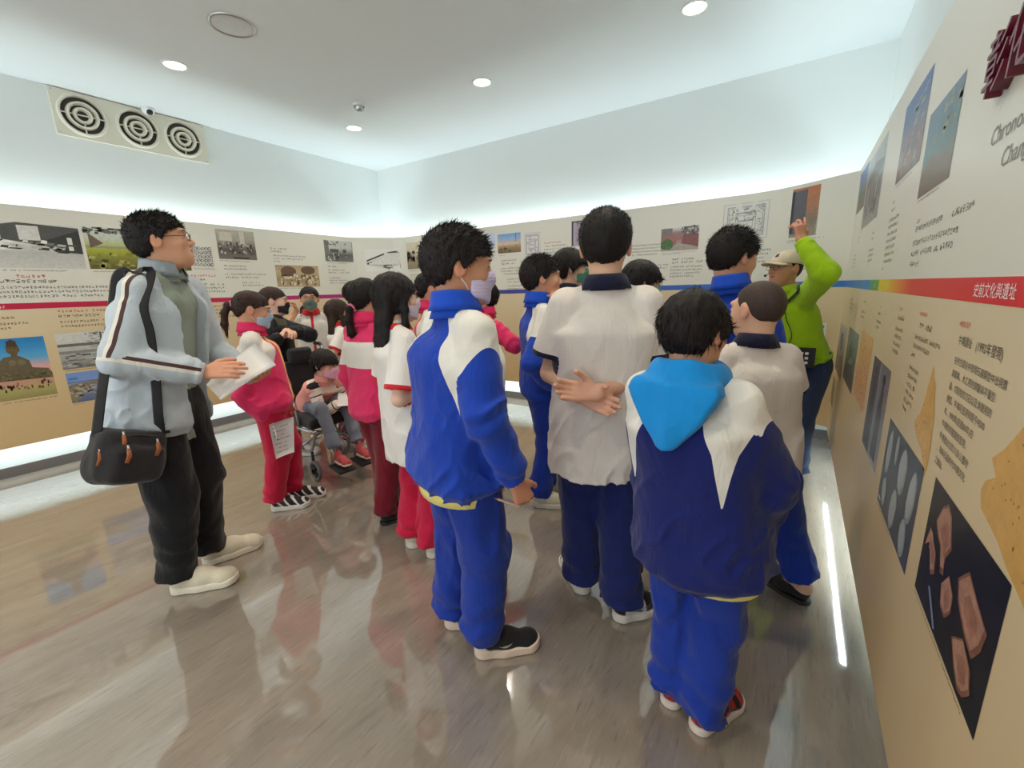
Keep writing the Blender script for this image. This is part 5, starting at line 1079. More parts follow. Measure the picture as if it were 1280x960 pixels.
# boy in navy jacket with cyan hood
f = Fig('boy in navy jacket with bright cyan hood, seen from behind, plaid shoes', 880, 1.27, 1.385, -18, KIDS, head=(869, 416, .0), hrel=-34, hpitch=-8, g=1.10, bw=1.04,
        J={'elR': (964, 604, .02), 'wrR': (945, 662, .16), 'elL': (818, 590, .06), 'wrL': (840, 650, .2)}, feet={'R': (874, 910, -18), 'L': (838, 878, -6)}, skin=SK2, hairstyle='fringe', res=.78)
f.body().hair_(vol=.8); f.top('jacket', C_NAVYJ, zone={'c1': z_yoke()}, drop=.12, loose=1.2, seed=31, fold=1.3, sl=(.06, .066, .055)); f.hemband('shirt_hem', C_YEL, f.topo, -.018, .02, 1.0); f.trousers(C_BLUEP, (.1, .082, .070), fold=1.4); f.shoes('plaid_slip_on')
def hood(f, mat):
    j = f.J; b = j['neck']; k = f.k; fw, rt = f.F2.astype(f32), f.R2.astype(f32)
    def fn(P):
        q = P - b.astype(f32); x, y, z = q @ rt, q @ fw, q[:, 2]; n = vnoise(P * np.array([14, 14, 10], f32), 3); n2 = vnoise(P * np.array([24, 24, 40], f32), 8)
        r = np.sqrt((x / 1.15) ** 2 + (y + .01) ** 2) - .080 * k; ring = np.sqrt(r ** 2 + ((z + .005 + .12 * y) * .58) ** 2) - .030 * k                      # roll round the neck
        w = np.interp(z, [-.20 * k, -.13 * k, -.03 * k, .03], [.016, .070, .122, .10]).astype(f32) * k; u = np.abs(x) - w; th = (.018 + .02 * np.clip(1 - np.abs(x) / (w + .01), 0, 1)) * k
        back = np.sqrt(np.maximum(u, 0) ** 2 + np.maximum(np.abs(y + (.105 + np.clip(-z, 0, .2) * .25) * k) - th, 0) ** 2 + np.maximum(-z - .19 * k, 0) ** 2 + np.maximum(z + .01, 0) ** 2) - .014 * k
        return smin(ring, back, .03) + n * .006 + n2 * .002
    lo, hi = box_of([b + np.array(v) * .22 * k for v in ((1, 1, .5), (-1, -1, -1.2))], .05); vt, F = mesh_sdf(fn, lo, hi, .006); return add_mesh('hood', vt, F, mat, f.topo, None, None, tuple(f.root))
hood(f, C_CYAN); PEOPLE['hood'] = f
# man with shoulder bag
f = Fig('man with glasses in pale grey zip jacket, black trousers and cream trainers', 222, 2.54, 1.77, -126, None, head=(203, 303, .02), hrel=-102, hpitch=10, kid=False, g=1.0, bw=1.06,
        J={'elR': (152, 450, -.15), 'wrR': (256, 466, -.17), 'wrL': (318, 472, .05)}, feet={'R': (226, 738, 14), 'L': (264, 703, 40)}, skin=SK2, hairstyle='short', res=.85)
f.hand('R', (.1, .95, .12), (-.85, .1, -.5), .35); f.hand('L', (.5, .8, .2), (.4, -.1, .9), .6); f.body().eyes().hair_(vol=.65).glasses()
o = f.top('t_shirt', C_GREEN, 'short', drop=.10, loose=.86, blouson=False, seed=41, fold=.8, sl=(.048, .048, .05)); f.collar(C_GREEN, 'crew')
f.top('zip_jacket', C_JKT, drop=.075, loose=1.20, blouson=True, zone={'c1': z_arm((1, .1, .35), -.006, .008), 'c2': z_arm((1, .1, .35), .010, .008)}, seed=43, fold=1.05, sl=(.058, .060, .050), open_=(-.05, -.035, -.02, [.10, .09, .085, .085])); f.collar(C_JKTC); f.trousers(C_BLKTR, (.106, .084, .070), fold=1.4); f.shoes('white_trainer'); PEOPLE['man'] = f
# girl with ponytail and papers
f = Fig('girl in crimson tracksuit with ponytail and pale blue mask, looking at papers', 340, 3.16, 1.46, -98, KIDS, head=(316, 388, .0), hrel=-95, hpitch=-12, g=.98,
        J={'elR': (304, 496, -.12), 'wrR': (336, 523, -.12), 'wrL': (350, 500, .10)}, feet={'R': (346, 637, -6), 'L': (368, 624, -6)}, skin=SK2, hairstyle='tied', res=1.0)
f.hand('R', (0, .7, -.6), (-.8, 0, -.4), .8); f.body().eyes().hair_(tail=[(0, -.105, .02), (0, -.13, .012), (0, -.15, -.04), (0, -.145, -.11), (0, -.125, -.18)], mat=HBR).glasses(rgb(150, 150, 160)); f.mask(rgb(178, 204, 228), 'pale_blue_mask')
f.top('jacket', C_PINKJ, zone={'c1': z_yoke(.1, .16), 'c2': z_front(.02, .018)}, drop=.06, loose=1.16, seed=51); f.collar(C_PINKC); f.trousers(C_CRIMP, (.1, .082, .066)); f.shoes('black_white_trainer'); PEOPLE['pony'] = f
# woman in black
f = Fig('woman in black cardigan and olive scarf with black mask, hands before her chest', 345, 4.25, 1.60, -112, None, head=(343, 377, .0), hrel=-100, hpitch=-4, kid=False, J={'wrR': (352, 420, -.26), 'elL': (386, 418, -.10), 'wrL': (360, 414, -.24)}, skin=SK4, hairstyle='tied', hair=HBR, hs=.140, res=1.2)
f.hand('R', (-.5, .6, .2), (-.6, -.3, -.4), .6); f.hand('L', (.6, .5, 0), (0, -.3, -.8), .6); f.body().eyes().hair_(tail=[(0, -.09, -.03), (0, -.105, -.05), (0, -.10, -.09)]); f.mask(rgb(26, 26, 30), 'black_mask'); f.top('cardigan', C_BLACK, drop=.12, loose=1.0, blouson=False, seed=61); f.trousers(C_GREY); f.shoes('white_runner')
f.ringmesh('scarf', C_OLIVE, f.topo, f.J['neck'] - UP * .01, UP, f.F2, [(.07, .045), (.085, .03), (.10, -.02), (.115, -.08), (.09, -.12)], 1.1, 1.0, 0, 28, .02, .06)
# girl in white polo with red collar facing the camera
f = Fig('girl in white polo with red collar, green mask and fringe, hand by her ear', 388, 4.78, 1.55, 178, KIDS, head=(387, 374, .0), hrel=176, J={'wrR': (371, 389, -.12)}, pole={'R': (.6, .2, -.8)}, skin=SK2, hairstyle='tied', res=1.2)
f.hand('R', (.2, .2, .9), (.7, .3, .1), .9); f.body().eyes().hair_(fringe=.034, tail=[(.05, -.07, -.05), (.075, -.05, -.09), (.085, .0, -.16), (.08, .03, -.22)]).glasses(rgb(90, 84, 84)); f.mask(rgb(104, 122, 112), 'grey_green_mask'); f.top('polo_shirt', C_WHITE_R, 'short', drop=.12, blouson=False, seed=71, zone={'c1': z_front(0, .012)}, sl=(.056, .062, .05)); f.collar(C_REDT, 'polo'); f.trousers(C_CRIMP); f.shoes('white_runner')
# girl with long brown hair and black mask
f = Fig('girl with long brown hair and black mask in white shirt with pink sleeve trim', 422, 4.12, 1.40, -78, KIDS, head=(423, 390, .0), hrel=-80, J={'wrR': (426, 468, -.06)}, skin=SK1, hairstyle='long', hair=HBR, res=1.15)
f.body().eyes().hair_(length=.30); f.mask(rgb(26, 26, 30), 'black_mask'); f.top('polo_shirt', C_WHITE_R, 'short', drop=.12, blouson=False, seed=81, zone={'c1': z_sleeve_end(.018)}, sl=(.058, .068, .05)); f.collar(C_REDT, 'polo'); f.trousers(C_CRIMP); f.shoes('beige_trainer')
# child half hidden behind
f = Fig('dark haired pupil almost hidden behind the ponytailed girl in pink jacket', 446, 4.85, 1.60, -100, KIDS, head=(446, 368, .0), skin=SK1, hairstyle='fringe', res=1.7)
f.body().hair_(); f.top('polo_shirt', C_WHITE_R, 'short', drop=.12, blouson=False, seed=82); f.collar(C_REDT, 'polo'); f.trousers(C_CRIMP); f.shoes('white_runner')
# girl in pink jacket and dark red trousers
f = Fig('girl in pink jacket with white yoke and dark red trousers, low ponytail', 468, 2.66, 1.49, -52, KIDS, head=(459, 374, .0), hrel=-50, g=.95, J={'wrR': (486, 500, .06)}, feet={'R': (482, 654, -20), 'L': (488, 645, 0)}, skin=SK2, hairstyle='tied')
f.body().hair_(tail=[(-.01, -.10, -.035), (-.01, -.122, -.05), (-.02, -.13, -.11), (-.02, -.12, -.18), (-.02, -.10, -.24)]); f.top('jacket', C_PINKJ, zone={'c1': z_band(.20, .46), 'c2': lambda s, P, a: np.full(len(P), -1.0)}, drop=.07, loose=1.12, seed=91); f.collar(C_PINKC); f.trousers(C_DREDP, (.1, .086, .074)); f.shoes('black_flat')
# girl in white shirt with long black hair
f = Fig('girl with long black hair in loose white shirt with red sleeve trim', 508, 2.22, 1.52, -72, KIDS, head=(496, 373, .0), hrel=-74, hpitch=-4, g=1.02, J={'wrR': (552, 478, -.10)}, pole={'R': (.2, -.7, -.7)}, feet={'L': (516, 682, -10), 'R': (541, 694, -16)}, skin=SK4, hairstyle='long')
f.body().eyes().hair_(length=.33); f.mask(rgb(214, 196, 214), 'pale_pink_mask'); f.top('shirt', C_WHITE_R, 'short', drop=.155, loose=1.16, blouson=False, seed=101, zone={'c1': z_sleeve_end(.022)}, sl=(.060, .078, .05), short=.85); f.collar(C_REDT, 'crew'); f.trousers(C_CRIMP, (.1, .084, .072), fold=1.4); f.shoes('beige_trainer')
# girl in pink jacket behind the blue boy
f = Fig('girl in pink jacket with tied hair and white mask behind the lilac masked boy', 540, 2.95, 1.47, -92, KIDS, head=(541, 362, .0), hrel=-92, skin=SK2, hairstyle='tied', res=1.15)
f.body().eyes().hair_(tail=[(0, -.105, -.02), (0, -.125, -.03), (0, -.13, -.09), (0, -.12, -.15)]); f.mask(rgb(226, 228, 226), 'white_mask'); f.top('jacket', C_PINKJ, zone={'c1': z_yoke(.1, .16), 'c2': z_front(.0, .01)}, drop=.07, loose=1.1, seed=111); f.collar(C_PINKC); f.trousers(C_CRIMP); f.shoes('white_runner')
# pupil in pink facing left
f = Fig('pupil in pink jacket facing left, mostly hidden behind the lilac masked boy', 612, 3.15, 1.42, 92, KIDS, head=(602, 372, .0), J={'wrL': (616, 404, -.16)}, skin=SK2, hairstyle='fringe', res=1.3)
f.hand('L', (0, .8, .3), (.6, 0, -.3), .9); f.body().eyes().hair_(); f.mask(rgb(226, 228, 226), 'white_mask'); f.top('jacket', C_PINKJ, zone={'c1': z_front(.03, .02), 'c2': lambda s, P, a: np.full(len(P), -1.0)}, drop=.07, seed=121); f.collar(C_PINKC); f.trousers(C_CRIMP); f.shoes('white_runner')
# boy with hand at his mouth
f = Fig('boy in blue tracksuit with white shoulder panels holding a hand to his mouth', 677, 2.6, 1.585, -74, KIDS, head=(678, 349, .0), hrel=-82, g=.92, J={'wrL': (703, 385, -.02), 'wrR': (692, 482, -.10)}, feet={'R': (674, 632, -20), 'L': (683, 618, 0)}, skin=SK2, hairstyle='short')
f.hand('L', (.35, -.35, .9), (.5, -.8, 0), .9); f.body().eyes().hair_(vol=.85); f.top('jacket', C_BLUEJ, zone={'c1': z_yoke()}, drop=.06, loose=1.12, seed=131); f.collar(C_BLUEC); f.trousers(C_BLUEP, (.1, .082, .068)); f.shoes('beige_trainer')
# boy with green mask and white polo
f = Fig('boy in white polo with navy collar, dark green mask and long fringe', 716, 3.10, 1.60, -84, KIDS, head=(714, 336, .0), hrel=-84, feet={'R': (688, 597, 0), 'L': (692, 582, 0)}, root=K(714, 480, 3.10), skin=SK1, hairstyle='fringe', res=1.15)
f.body().eyes().hair_(); f.mask(rgb(70, 138, 112), 'green_mask'); f.top('polo_shirt', C_WHITE_N, 'short', drop=.12, blouson=False, seed=141, zone={'c1': z_sleeve_end(.02)}); f.collar(C_NAVYT, 'polo'); f.trousers(C_NAVYP); f.shoes('beige_trainer')
# boy with glasses in dark top
f = Fig('boy with black glasses and teal mask in charcoal top, looking right', 806, 2.8, 1.56, -66, KIDS, head=(803, 354, .0), hrel=-68, hpitch=-6, skin=SK1, hairstyle='fringe', res=1.1)
f.body().eyes().hair_(vol=1.1).glasses(rgb(24, 24, 28)); f.mask(rgb(120, 196, 190), 'teal_mask'); f.top('jacket', C_DARK, drop=.08, seed=151); f.collar(C_DARK); f.trousers(C_NAVYP); f.shoes('black_runner')
# tall boy in blue jacket, head turned right
f = Fig('tall boy in plain blue jacket looking down, beside the guide in lime shirt', 905, 2.42, 1.66, -8, KIDS, head=(917, 324, .0), hrel=-48, hpitch=-10, g=1.08, skin=SK2, hairstyle='short')
f.body().hair_(vol=.85); f.top('jacket', C_BLUEJ, drop=.07, loose=1.1, seed=161, zone={'c1': lambda s, P, a: np.full(len(P), -1.0)}); f.collar(C_BLUEC); f.trousers(C_BLUEP); f.shoes('black_runner')
# boy with shaved head
f = Fig('boy with shaved hair in white polo with black collar, one foot behind him', 955, 1.92, 1.40, 28, KIDS, head=(945, 388, .0), hrel=52, hpitch=-4, g=1.04, J={'wrR': (918, 520, .16)}, pole={'R': (-.1, .5, -.9)}, feet={'R': (1003, 752, 30), 'L': (930, 742, 40)}, root=K(952, 480, 1.92), skin=SK1, hairstyle='buzz', hair=HBZ, hs=.150)
f.body(legs=True).hair_(); f.top('polo_shirt', C_WHITE_N, 'short', drop=.10, loose=1.1, blouson=False, seed=171, zone={'c1': z_sleeve_end(.02)}, sl=(.06, .07, .05)); f.collar(C_NAVYT, 'polo'); f.trousers(C_BLUEP, (.1, .084, .074), shin=.82); f.shoes('black_flat')
# guide
f = Fig('guide in lime green shirt and beige cap, glasses, left arm raised high', 995, 3.48, 1.63, 142, None, head=(981, 337, .0), hrel=138, hpitch=5, kid=False, hs=.138, g=1.08, J={'wrL': (1001, 300, -.26), 'wrR': (972, 452, .10)}, pole={'L': (-1, .2, -.25)}, feet={'L': (992, 601, 0), 'R': (982, 594, -20)}, skin=SK3, hairstyle='buzz')
f.hand('L', (.25, -.1, .95), (.9, -.3, 0), [.25, .5, .7, .9], .5); f.body().eyes().hair_().glasses(rgb(90, 80, 76)); f.top('shirt', C_LIME, drop=.0, loose=.94, blouson=False, fold=.6, seed=181, sl=(.058, .062, .046)); f.collar(C_LIMEC, 'polo'); f.trousers(C_JEANS, (.094, .076, .07)); f.shoes('white_runner'); PEOPLE['guide'] = f

# ---------------------------------------------------------------- carried things
M_PAPER = simple('white_paper', rgb(226, 224, 222), .45, 0, .02); M_LEATHER = simple('tan_leather', rgb(150, 84, 44), .5, 0, .15, 80, .1); M_BAG = cloth('black_nylon', rgb(38, 36, 38), None, None, .8, 500, .25); M_STRAP = cloth('black_webbing', rgb(26, 25, 27), None, None, .75, 900, .05); M_INK = simple('ink', rgb(40, 42, 60), .6)
f = PEOPLE['man']
# shoulder bag on his right side
bag = empty('shoulder_bag', tuple(K(155, 600, 2.36)), "black canvas shoulder bag with tan leather zip pulls at the man's hip", 'bag')
A, B_ = K(112, 569, 2.28), K(200, 567, 2.38); ux = nrm(B_ - A); uz = V(0, 0, 1); uy = nrm(np.cross(uz, ux)); uz = np.cross(ux, uy); bc = (A + B_) / 2; half = (np.linalg.norm(B_ - A) / 2, .075, .118); off = np.array(bag.location, float)
def fb(P):
    q = P - bc.astype(f32); x, z = q @ ux, q @ uz; n = vnoise(P * f32(14), 2); d = rbox(P, bc + uz * (.0), (ux, uy, uz), (half[0], half[1], half[2]), .05)
    d = smin(d, rbox(P, bc - uy * .07 - uz * .03, (ux, uy, uz), (half[0] * .78, .03, .075), .03), .02)           # front pocket
    return d + n * .008 + np.clip(z / .12, 0, 1) ** 2 * .03 * np.cos(x * 9) ** 2
vt, Fq = mesh_sdf(fb, *box_of([A, B_, bc + uz * .15, bc - uz * .15], .13), .006); add_mesh('bag_body', vt, Fq, M_BAG, bag)
def zp(x, y, z): return bc + ux * x + uy * y + uz * z - off
MB().tube([zp(t, -.04 - .02 * math.cos(t * 8), .085 - .02 * abs(t) * 4) for t in np.linspace(-half[0] * .8, half[0] * .8, 9)], .004, 6).build('zip', simple('zip_metal', rgb(70, 66, 64), .4, .6), bag, True)
for x, y, z in [(-half[0] * .95, -.035, .02), (-half[0] * .46, -.095, .035), (half[0] * .40, -.085, .06), (-half[0] * .5, -.06, .085)]:
    q = MB(); q.tube([zp(x, y - .012, z), zp(x + .004, y - .020, z - .028), zp(x, y - .018, z - .056)], [.007, .009, .008], 6, 0, False, .35); o = q.build('zip_pull', M_LEATHER, bag, True); MB().tube([zp(x, y - .004, z + .012), zp(x, y - .012, z)], .004, 6).build('zip_slider', M_CHROME, o)
W = np.array(CAM_R[:, 0]); fn = lambda P: smin(f.topfn(P), f.fn(P), .01)
up3 = [on_body(f.topfn, x, y, 1.9, 2.7, .012) for x, y in ((187, 415), (179, 382))]; dc_ = math.hypot(*up3[0][:2]); front = [bc + ux * half[0] * .96 + uz * .06, K(198, 520, dc_ - .02), K(195, 480, dc_), K(191, 445, dc_)] + up3
top_ = f.J['shR'] * .86 + f.J['neck'] * .14 + UP * .066; back = [top_ - f.F2 * .07 - UP * .012, f.J['shR'] * .75 + f.J['chest'] * .25 - f.F2 * .125 - UP * .02, K(134, 440, 2.42), K(127, 490, 2.32), bc - ux * half[0] * .92 + uz * .07]
pts = front + [top_ + f.F2 * .06 - UP * .008, top_] + back
def spline(P, m=5):
    P = [np.asarray(p, float) for p in P]; P = [2 * P[0] - P[1]] + P + [2 * P[-1] - P[-2]]; out = []
    for i in range(1, len(P) - 2):
        for t in np.linspace(0, 1, m, endpoint=False): a, b, c, d = P[i - 1:i + 3]; out.append(.5 * ((2 * b) + (c - a) * t + (2 * a - 5 * b + 4 * c - d) * t * t + (3 * b - a - 3 * c + d) * t ** 3))
    return out + [P[-2]]
MB().tube([p - off for p in spline(pts)], .022, 8, 0, False, .07, W).build('strap', M_STRAP, bag, True)
MB().box((-.028, -.01, -.022), (.028, .01, .022)).build('strap_adjuster', M_BLACKPL, bag).location = tuple(bc + ux * half[0] * .94 + uz * .115 - uy * .01 - off)
# sheets the man holds
o, _ = sheet('paper_sheets', [K(276, 500, 2.30), K(345, 456, 2.33), K(319, 428, 2.56), K(258, 481, 2.50)], .004, M_PAPER, None, .006); tag(o, 'stack of white sheets held by the man with glasses', 'paper')
# worksheet and pen of the ponytailed girl
o, _ = sheet('worksheet', [K(336, 531, 2.98), K(367, 521, 3.0), K(368, 565, 2.98), K(345, 574, 2.96)], .0015, M_PAPER, None, .012); tag(o, 'white printed worksheet hanging from the hand of the ponytailed girl', 'paper')
mb = MB(); rr = random.Random(5)
for i in range(7):
    for k in range(5):
        u0, v = rr.uniform(.08, .6), .12 + i * .115; u1 = u0 + rr.uniform(.05, .25); Pq = lambda u, v: (K(336, 531, 2.98) * (1 - u) + K(367, 521, 3.0) * u) * (1 - v) + (K(345, 574, 2.96) * (1 - u) + K(368, 565, 2.98) * u) * v - dirv(ray_ang(350)) * (.004 + .012 * math.sin(PI * u)); mb.add([Pq(u0, v), Pq(u1, v), Pq(u1, v + .016), Pq(u0, v + .016)], [(0, 1, 2, 3)])
q = mb.build('print_lines', simple('grey_print', rgb(130, 130, 134), .6), o); q['kind'] = 'stuff'
pen = empty('pen', tuple(K(345, 545, 2.95)), 'white pen held by the ponytailed girl', 'pen'); po = np.array(pen.location); a, b = K(341, 529, 3.0), K(347, 549, 2.95); MB().tube([a - po, b - po], .005, 8).build('barrel', M_WHITEPL, pen, True); MB().tube([b - po, b + (b - a) * .08 - po], [.0048, .0015], 8).build('tip', M_BLACKPL, pen, True)
# pencil in the hand of the boy with the lilac mask
f = PEOPLE['lilac']; w = f.J['wrR']; a, b = K(622, 624, 1.34), K(652, 634, 1.36); pc = empty('pencil', tuple(a), 'short pale pencil held by the boy in lilac mask', 'pencil'); MB().tube([a * 0, (b - a) * .9], .004, 6).build('shaft', simple('pale_wood', rgb(222, 190, 170), .5), pc); MB().tube([a * 0, (a - b) * .12], [.004, .001], 6).build('tip', simple('graphite', rgb(150, 110, 90), .5), pc)
# ---- the guide's cap, strap and radio
f = PEOPLE['guide']; M_CAP = cloth('beige_cap_cotton', rgb(206, 192, 166))
def fcap(P):
    Q = f.HL(P); d = ellip(Q, (0, -.016, .032), (.086, .108, .094)); d = np.maximum(d, -(Q[:, 2] - .034 - .10 * np.clip(-Q[:, 1], 0, .1) * -.2)); return d * f32(f.hs)
vt, Fq = mesh_sdf(fcap, *box_of([f.HW((a, b, c)) for a in (-.12, .12) for b in (-.14, .18) for c in (.0, .14)], .01), .005); cap = add_mesh('cap', vt, Fq, M_CAP, f.obj)
def fbrim(P): Q = f.HL(P); zz = Q[:, 2] - .040 + (Q[:, 1] - .08) * .12 + Q[:, 0] ** 2 * 4; x = np.sqrt((Q[:, 0] / .074) ** 2 + ((Q[:, 1] - .075) / .098) ** 2); return np.maximum(np.maximum((x - 1) * .07, np.abs(zz) - .0035), .055 - Q[:, 1]) * f32(f.hs)
vt, Fq = mesh_sdf(fbrim, *box_of([f.HW((a, b, c)) for a in (-.1, .1) for b in (.03, .2) for c in (-.02, .08)], .01), .0042); add_mesh('brim', vt, Fq, M_CAP, cap, None, None, tuple(f.root))
MB().add([f.HW(q) - f.root for q in ((-.012, .083, .072), (.016, .083, .072), (.012, .073, .088), (-.004, .066, .098))], [(0, 1, 2, 3)]).build('cap_emblem', simple('cap_emblem_black', rgb(30, 28, 28), .6), cap)
strap = [f.J['shL'] * .55 + f.J['neck'] * .45 + UP * .055] + [on_body(f.topfn, x, y, 3.0, 3.7, .008) for x, y in ((998, 362), (990, 371), (982, 379), (975, 388), (968, 398))]
so = empty('sling_strap', tuple(strap[-1]), "black sling strap across the guide's lime shirt", 'strap'); MB().tube([p - strap[-1] for p in spline(strap)], .016, 8, 0, False, .15, np.array([.3, .3, .9])).build('webbing', M_STRAP, so, True)
wire = [on_body(f.topfn, x, y, 3.0, 3.7, .005) for x, y in ((981, 388), (983, 400), (988, 412), (989, 422), (984, 432), (981, 438))]
wo = empty('microphone_wire', tuple(wire[-1]), "thin black wire hanging down the front of the guide's lime shirt", 'wire'); MB().tube([p - wire[-1] for p in spline(wire)], .0028, 6).build('cable', M_BLACKPL, wo, True)
MB().tube([f.HW(q) - f.root for q in ((.078, .0, .0), (.07, .06, -.03), (.035, .115, -.045))], .0022, 6).build('headset_boom', M_BLACKPL, f.obj, True); MB().lathe(f.HW((.030, .118, -.046)) - f.root, (1, 0, 0), [(.001, -.009), (.007, -.006), (.008, 0), (.007, .006), (.001, .009)], 10).build('headset_microphone', M_BLACKPL, f.obj, True)
rc = on_body(f.topfn, 1000, 437, 2.9, 3.7, .03) - UP * .05; ra = -nrm(rc * np.array([1, 1, 0])); rs = nrm(np.cross((0, 0, 1), ra)); ro = empty('belt_radio', tuple(rc), 'black belt radio with white keys on the guide', 'radio')
def rbx(c, hx, hy, hz): return [tuple(np.asarray(c) + rs * a * hx + ra * b * hy + UP * e * hz) for e in (-1, 1) for a, b in ((-1, -1), (1, -1), (1, 1), (-1, 1))]
BF = [(0, 3, 2, 1), (4, 5, 6, 7), (0, 1, 5, 4), (1, 2, 6, 5), (2, 3, 7, 6), (3, 0, 4, 7)]
MB().add(rbx((0, 0, 0), .085, .024, .062), BF).build('case', simple('radio_case', rgb(30, 28, 28), .5), ro)
for i in range(4):
    for k in range(3): MB().add(rbx(rs * (-.045 + i * .028) + ra * .025 + UP * (.030 - k * .030), .009, .003, .008), BF).build('key', M_WHITEPL, ro)
f.ringmesh('wristband', plain('purple_wristband', rgb(96, 56, 110)), f.obj, f.J['wrL'] * .9 + f.J['elL'] * .1, f.J['wrL'] - f.J['elL'], f.F2 + .01, [(.034, -.008), (.036, 0), (.034, .008)], 1, 1, 0, 16, .004)

# ---------------------------------------------------------------- wheelchair and the child in it
CX, CY = -3.13, 1.965; CA = math.radians(-6)
wc = empty('wheelchair', (CX, CY, 0), 'grey framed wheelchair with black seat, headrest and small front casters', 'wheelchair'); wc.rotation_euler = (0, 0, CA)
M_TUBE = simple('silver_tube', rgb(168, 166, 164), .3, .85, .08); M_TYRE = simple('grey_tyre', rgb(96, 92, 90), .7); M_PAD = cloth('black_vinyl_pad', rgb(24, 24, 27), None, None, .5, 300, .15)
def pad(name, c, half, r, h=.012, tilt=0, parent=None):
    ax = [np.array([math.cos(tilt), 0, -math.sin(tilt)]), np.array([0, 1, 0]), np.array([math.sin(tilt), 0, math.cos(tilt)])]; vt, Fq = mesh_sdf(lambda P: rbox(P, c, ax, half, r), *box_of([np.array(c) - .36, np.array(c) + .36], .05), h); return add_mesh(name, vt, Fq, M_PAD, parent or wc, loc=(0, 0, 0))
pad('seat_cushion', (-.02, 0, .455), (.235, .205, .045), .03); pad('backrest', (-.27, 0, .66), (.035, .19, .21), .03, .012, -.12); hr = pad('headrest', (-.255, 0, .92), (.035, .10, .065), .035, .010, -.12)
MB().tube([(-.31, 0, .80), (-.325, 0, .90), (-.28, 0, .92)], .012, 8).build('headrest_stem', M_BLACKPL, wc, True)
def wheel(name, c, r, tr, spokes, rim=None):
    o = empty(name, c); o.parent = wc; MB().tube([(r * math.cos(t), 0, r * math.sin(t)) for t in np.linspace(0, 2 * PI, 33)[:-1]], tr, 8, 0, True).build('tyre', M_TYRE, o, True)
    m = MB(); m.lathe((0, 0, 0), (0, 1, 0), [(.018, -.022), (.02, 0), (.018, .022)], 12)
    for i in range(spokes): t = 2 * PI * i / spokes; m.tube([(0, 0, 0), ((r - tr * .5) * math.cos(t), 0, (r - tr * .5) * math.sin(t))], .0045 if r > .12 else .011, 6)
    m.build('spokes', M_BLACKPL if r < .12 else M_CHROME, o, True)
    if rim: MB().tube([(rim * math.cos(t), -.03 if c[1] < 0 else .03, rim * math.sin(t)) for t in np.linspace(0, 2 * PI, 33)[:-1]], .007, 6, 0, True).build('hand_rim', M_CHROME, o, True)
for sy in (-1, 1):
    wheel('front_caster', (.17, sy * .19, .082), .068, .015, 5); wheel('rear_wheel', (-.22, sy * .24, .165), .15, .016, 12, .125)
    MB().tube([(.17, sy * .19, .082), (.15, sy * .19, .17), (.15, sy * .19, .23)], .012, 8).build('caster_fork', M_BLACKPL, wc, True)
    MB().tube(spline([(-.30, sy * .215, .98), (-.285, sy * .215, .70), (-.27, sy * .215, .42), (-.22, sy * .215, .24), (-.05, sy * .205, .22), (.15, sy * .20, .24), (.24, sy * .20, .36), (.26, sy * .20, .42)]), .0125, 8).build('side_frame', M_TUBE, wc, True)
    MB().tube([(-.26, sy * .212, .40), (.25, sy * .205, .405)], .0125, 8).build('seat_rail', M_TUBE, wc, True)
    MB().tube([(-.28, sy * .225, .62), (.02, sy * .23, .635), (.05, sy * .225, .60), (.05, sy * .215, .42)], .011, 8).build('armrest_tube', M_TUBE, wc, True)
    pad('armrest_pad', (-.11, sy * .232, .655), (.16, .032, .018), .012)
    MB().tube([(-.30, sy * .215, .97), (-.33, sy * .215, .99), (-.42, sy * .215, .985)], .0145, 8).build('push_handle', M_BLACKPL, wc, True)
    MB().tube([(.25, sy * .13, .40), (.32, sy * .11, .24), (.34, sy * .10, .15)], .011, 8).build('footrest_hanger', M_TUBE, wc, True); pad('footplate', (.39, sy * .09, .13), (.085, .07, .010), .008, .008, .15)
    MB().tube([(.02, sy * .215, .40), (-.12, sy * .215, .24)], .010, 8).tube([(-.12, sy * .215, .40), (.06, sy * .21, .24)], .010, 8).build('frame_brace', M_TUBE, wc, True)
    MB().tube([(.04, sy * .25, .36), (.09, sy * .26, .30), (.12, sy * .26, .34)], .010, 8).build('brake_lever', M_CHROME, wc, True)
MB().tube([(-.05, -.2, .22), (-.05, .2, .38)], .011, 8).tube([(-.05, .2, .22), (-.05, -.2, .38)], .011, 8).build('cross_brace', M_TUBE, wc, True)
MB().tube(spline([(-.30, -.215, .86), (-.36, -.23, .98), (-.33, -.24, 1.12), (-.30, -.235, 1.16)]), .013, 8).build('brake_handle', M_BLACKPL, wc, True)
ca, sa = math.cos(CA), math.sin(CA); WCp = lambda x, y, z: (CX + x * ca - y * sa, CY + x * sa + y * ca, z, 0)
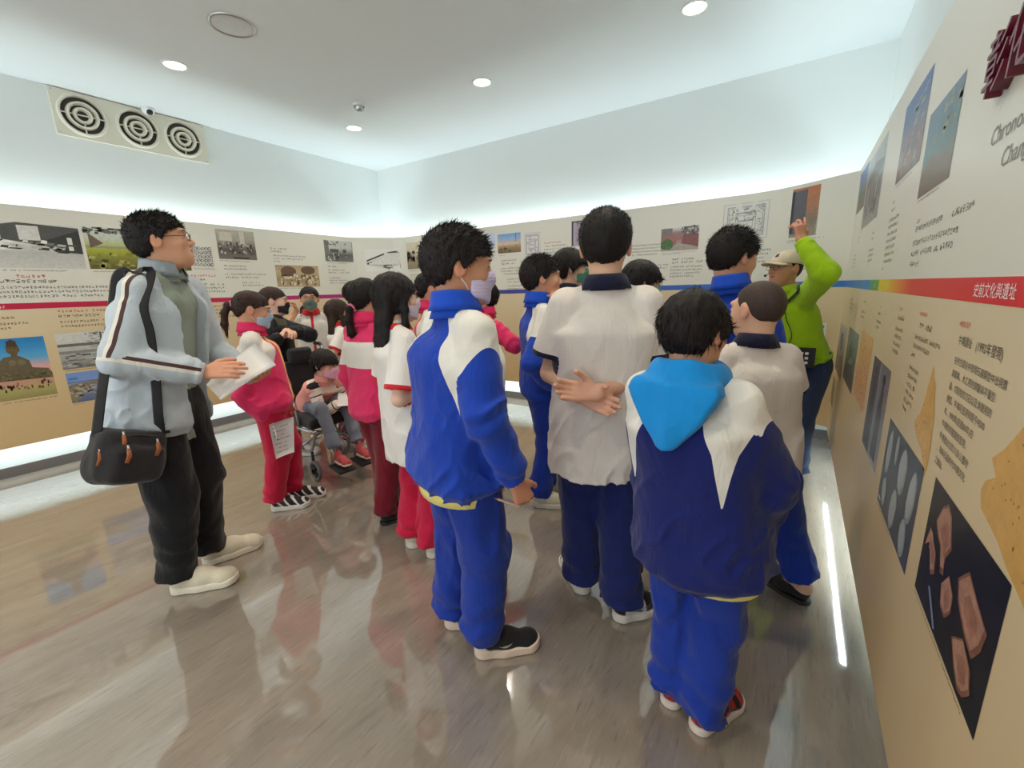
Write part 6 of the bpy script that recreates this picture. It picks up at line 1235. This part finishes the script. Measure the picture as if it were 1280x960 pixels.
_r = ray_ang(405); f = Fig('child with bowl cut and pink mask in pink vest seated in the wheelchair', 405, 3.62, 1.22, math.degrees(CA) - _r, KIDS, root=np.array([CX, CY, 0]), head=(406, 456, .0), hrel=-128, hpx=405, hpitch=-8, hs=.172, pelvis=WCp(-.10, 0, .56), J={'knR': WCp(.20, -.10, .55), 'knL': WCp(.20, .10, .55), 'anR': WCp(.34, -.09, .225), 'anL': WCp(.34, .09, .225), 'wrR': (424, 503, -.14), 'wrL': (430, 500, -.02)}, skin=SK4, hairstyle='fringe', res=1.0)
f.hand('R', (-.6, .6, .1), (-.3, 0, -.9), .7); f.hand('L', (.6, .6, .1), (.3, 0, -.9), .7); f.body().eyes().hair_(); f.mask(rgb(238, 186, 214), 'pink_mask')
def z_rings(s, P, arms):
    out = np.full(len(P), -1.0)
    for q, (a, e, wv, dr) in arms.items():
        t1, q1 = seg(P, a, e); t2, q2 = seg(P, e, wv); r1, r2 = (q1 * q1).sum(1), (q2 * q2).sum(1); L1, L2 = np.linalg.norm(e - a), np.linalg.norm(wv - e); l = np.where(r1 < r2, t1 * L1, L1 + t2 * L2); out = np.maximum(out, np.where(np.minimum(r1, r2) < .0045, np.cos(l * 2 * PI / .062) - .86, -1.0))
    return out
f.top('striped_sweater', cloth('cream_striped_sweater', rgb(236, 224, 208), rgb(30, 28, 32)), drop=.02, loose=1.0, seed=191, zone={'c1': z_rings}, sl=(.054, .054, .046)); f.top('vest', cloth('salmon_vest', rgb(236, 158, 146)), 'none', drop=.03, loose=1.10, seed=193, sl=(.052, .052, .04), blouson=False); f.collar(cloth('salmon_vest', rgb(236, 158, 146)), 'stand'); f.trousers(C_LJEANS, (.082, .066, .058), shin=.86); f.shoes('red_sandal', .19)
o, _ = sheet('name_card', [K(421, 508, 3.44), K(436, 507, 3.40), K(436, 492, 3.46), K(423, 491, 3.50)], .002, M_PAPER); tag(o, 'small white card in the hands of the child in the wheelchair', 'card')
if DEBUG: dbg('TRIS', sum(len(p.vertices) - 2 for o in bpy.data.objects if o.type == 'MESH' for p in o.data.polygons))
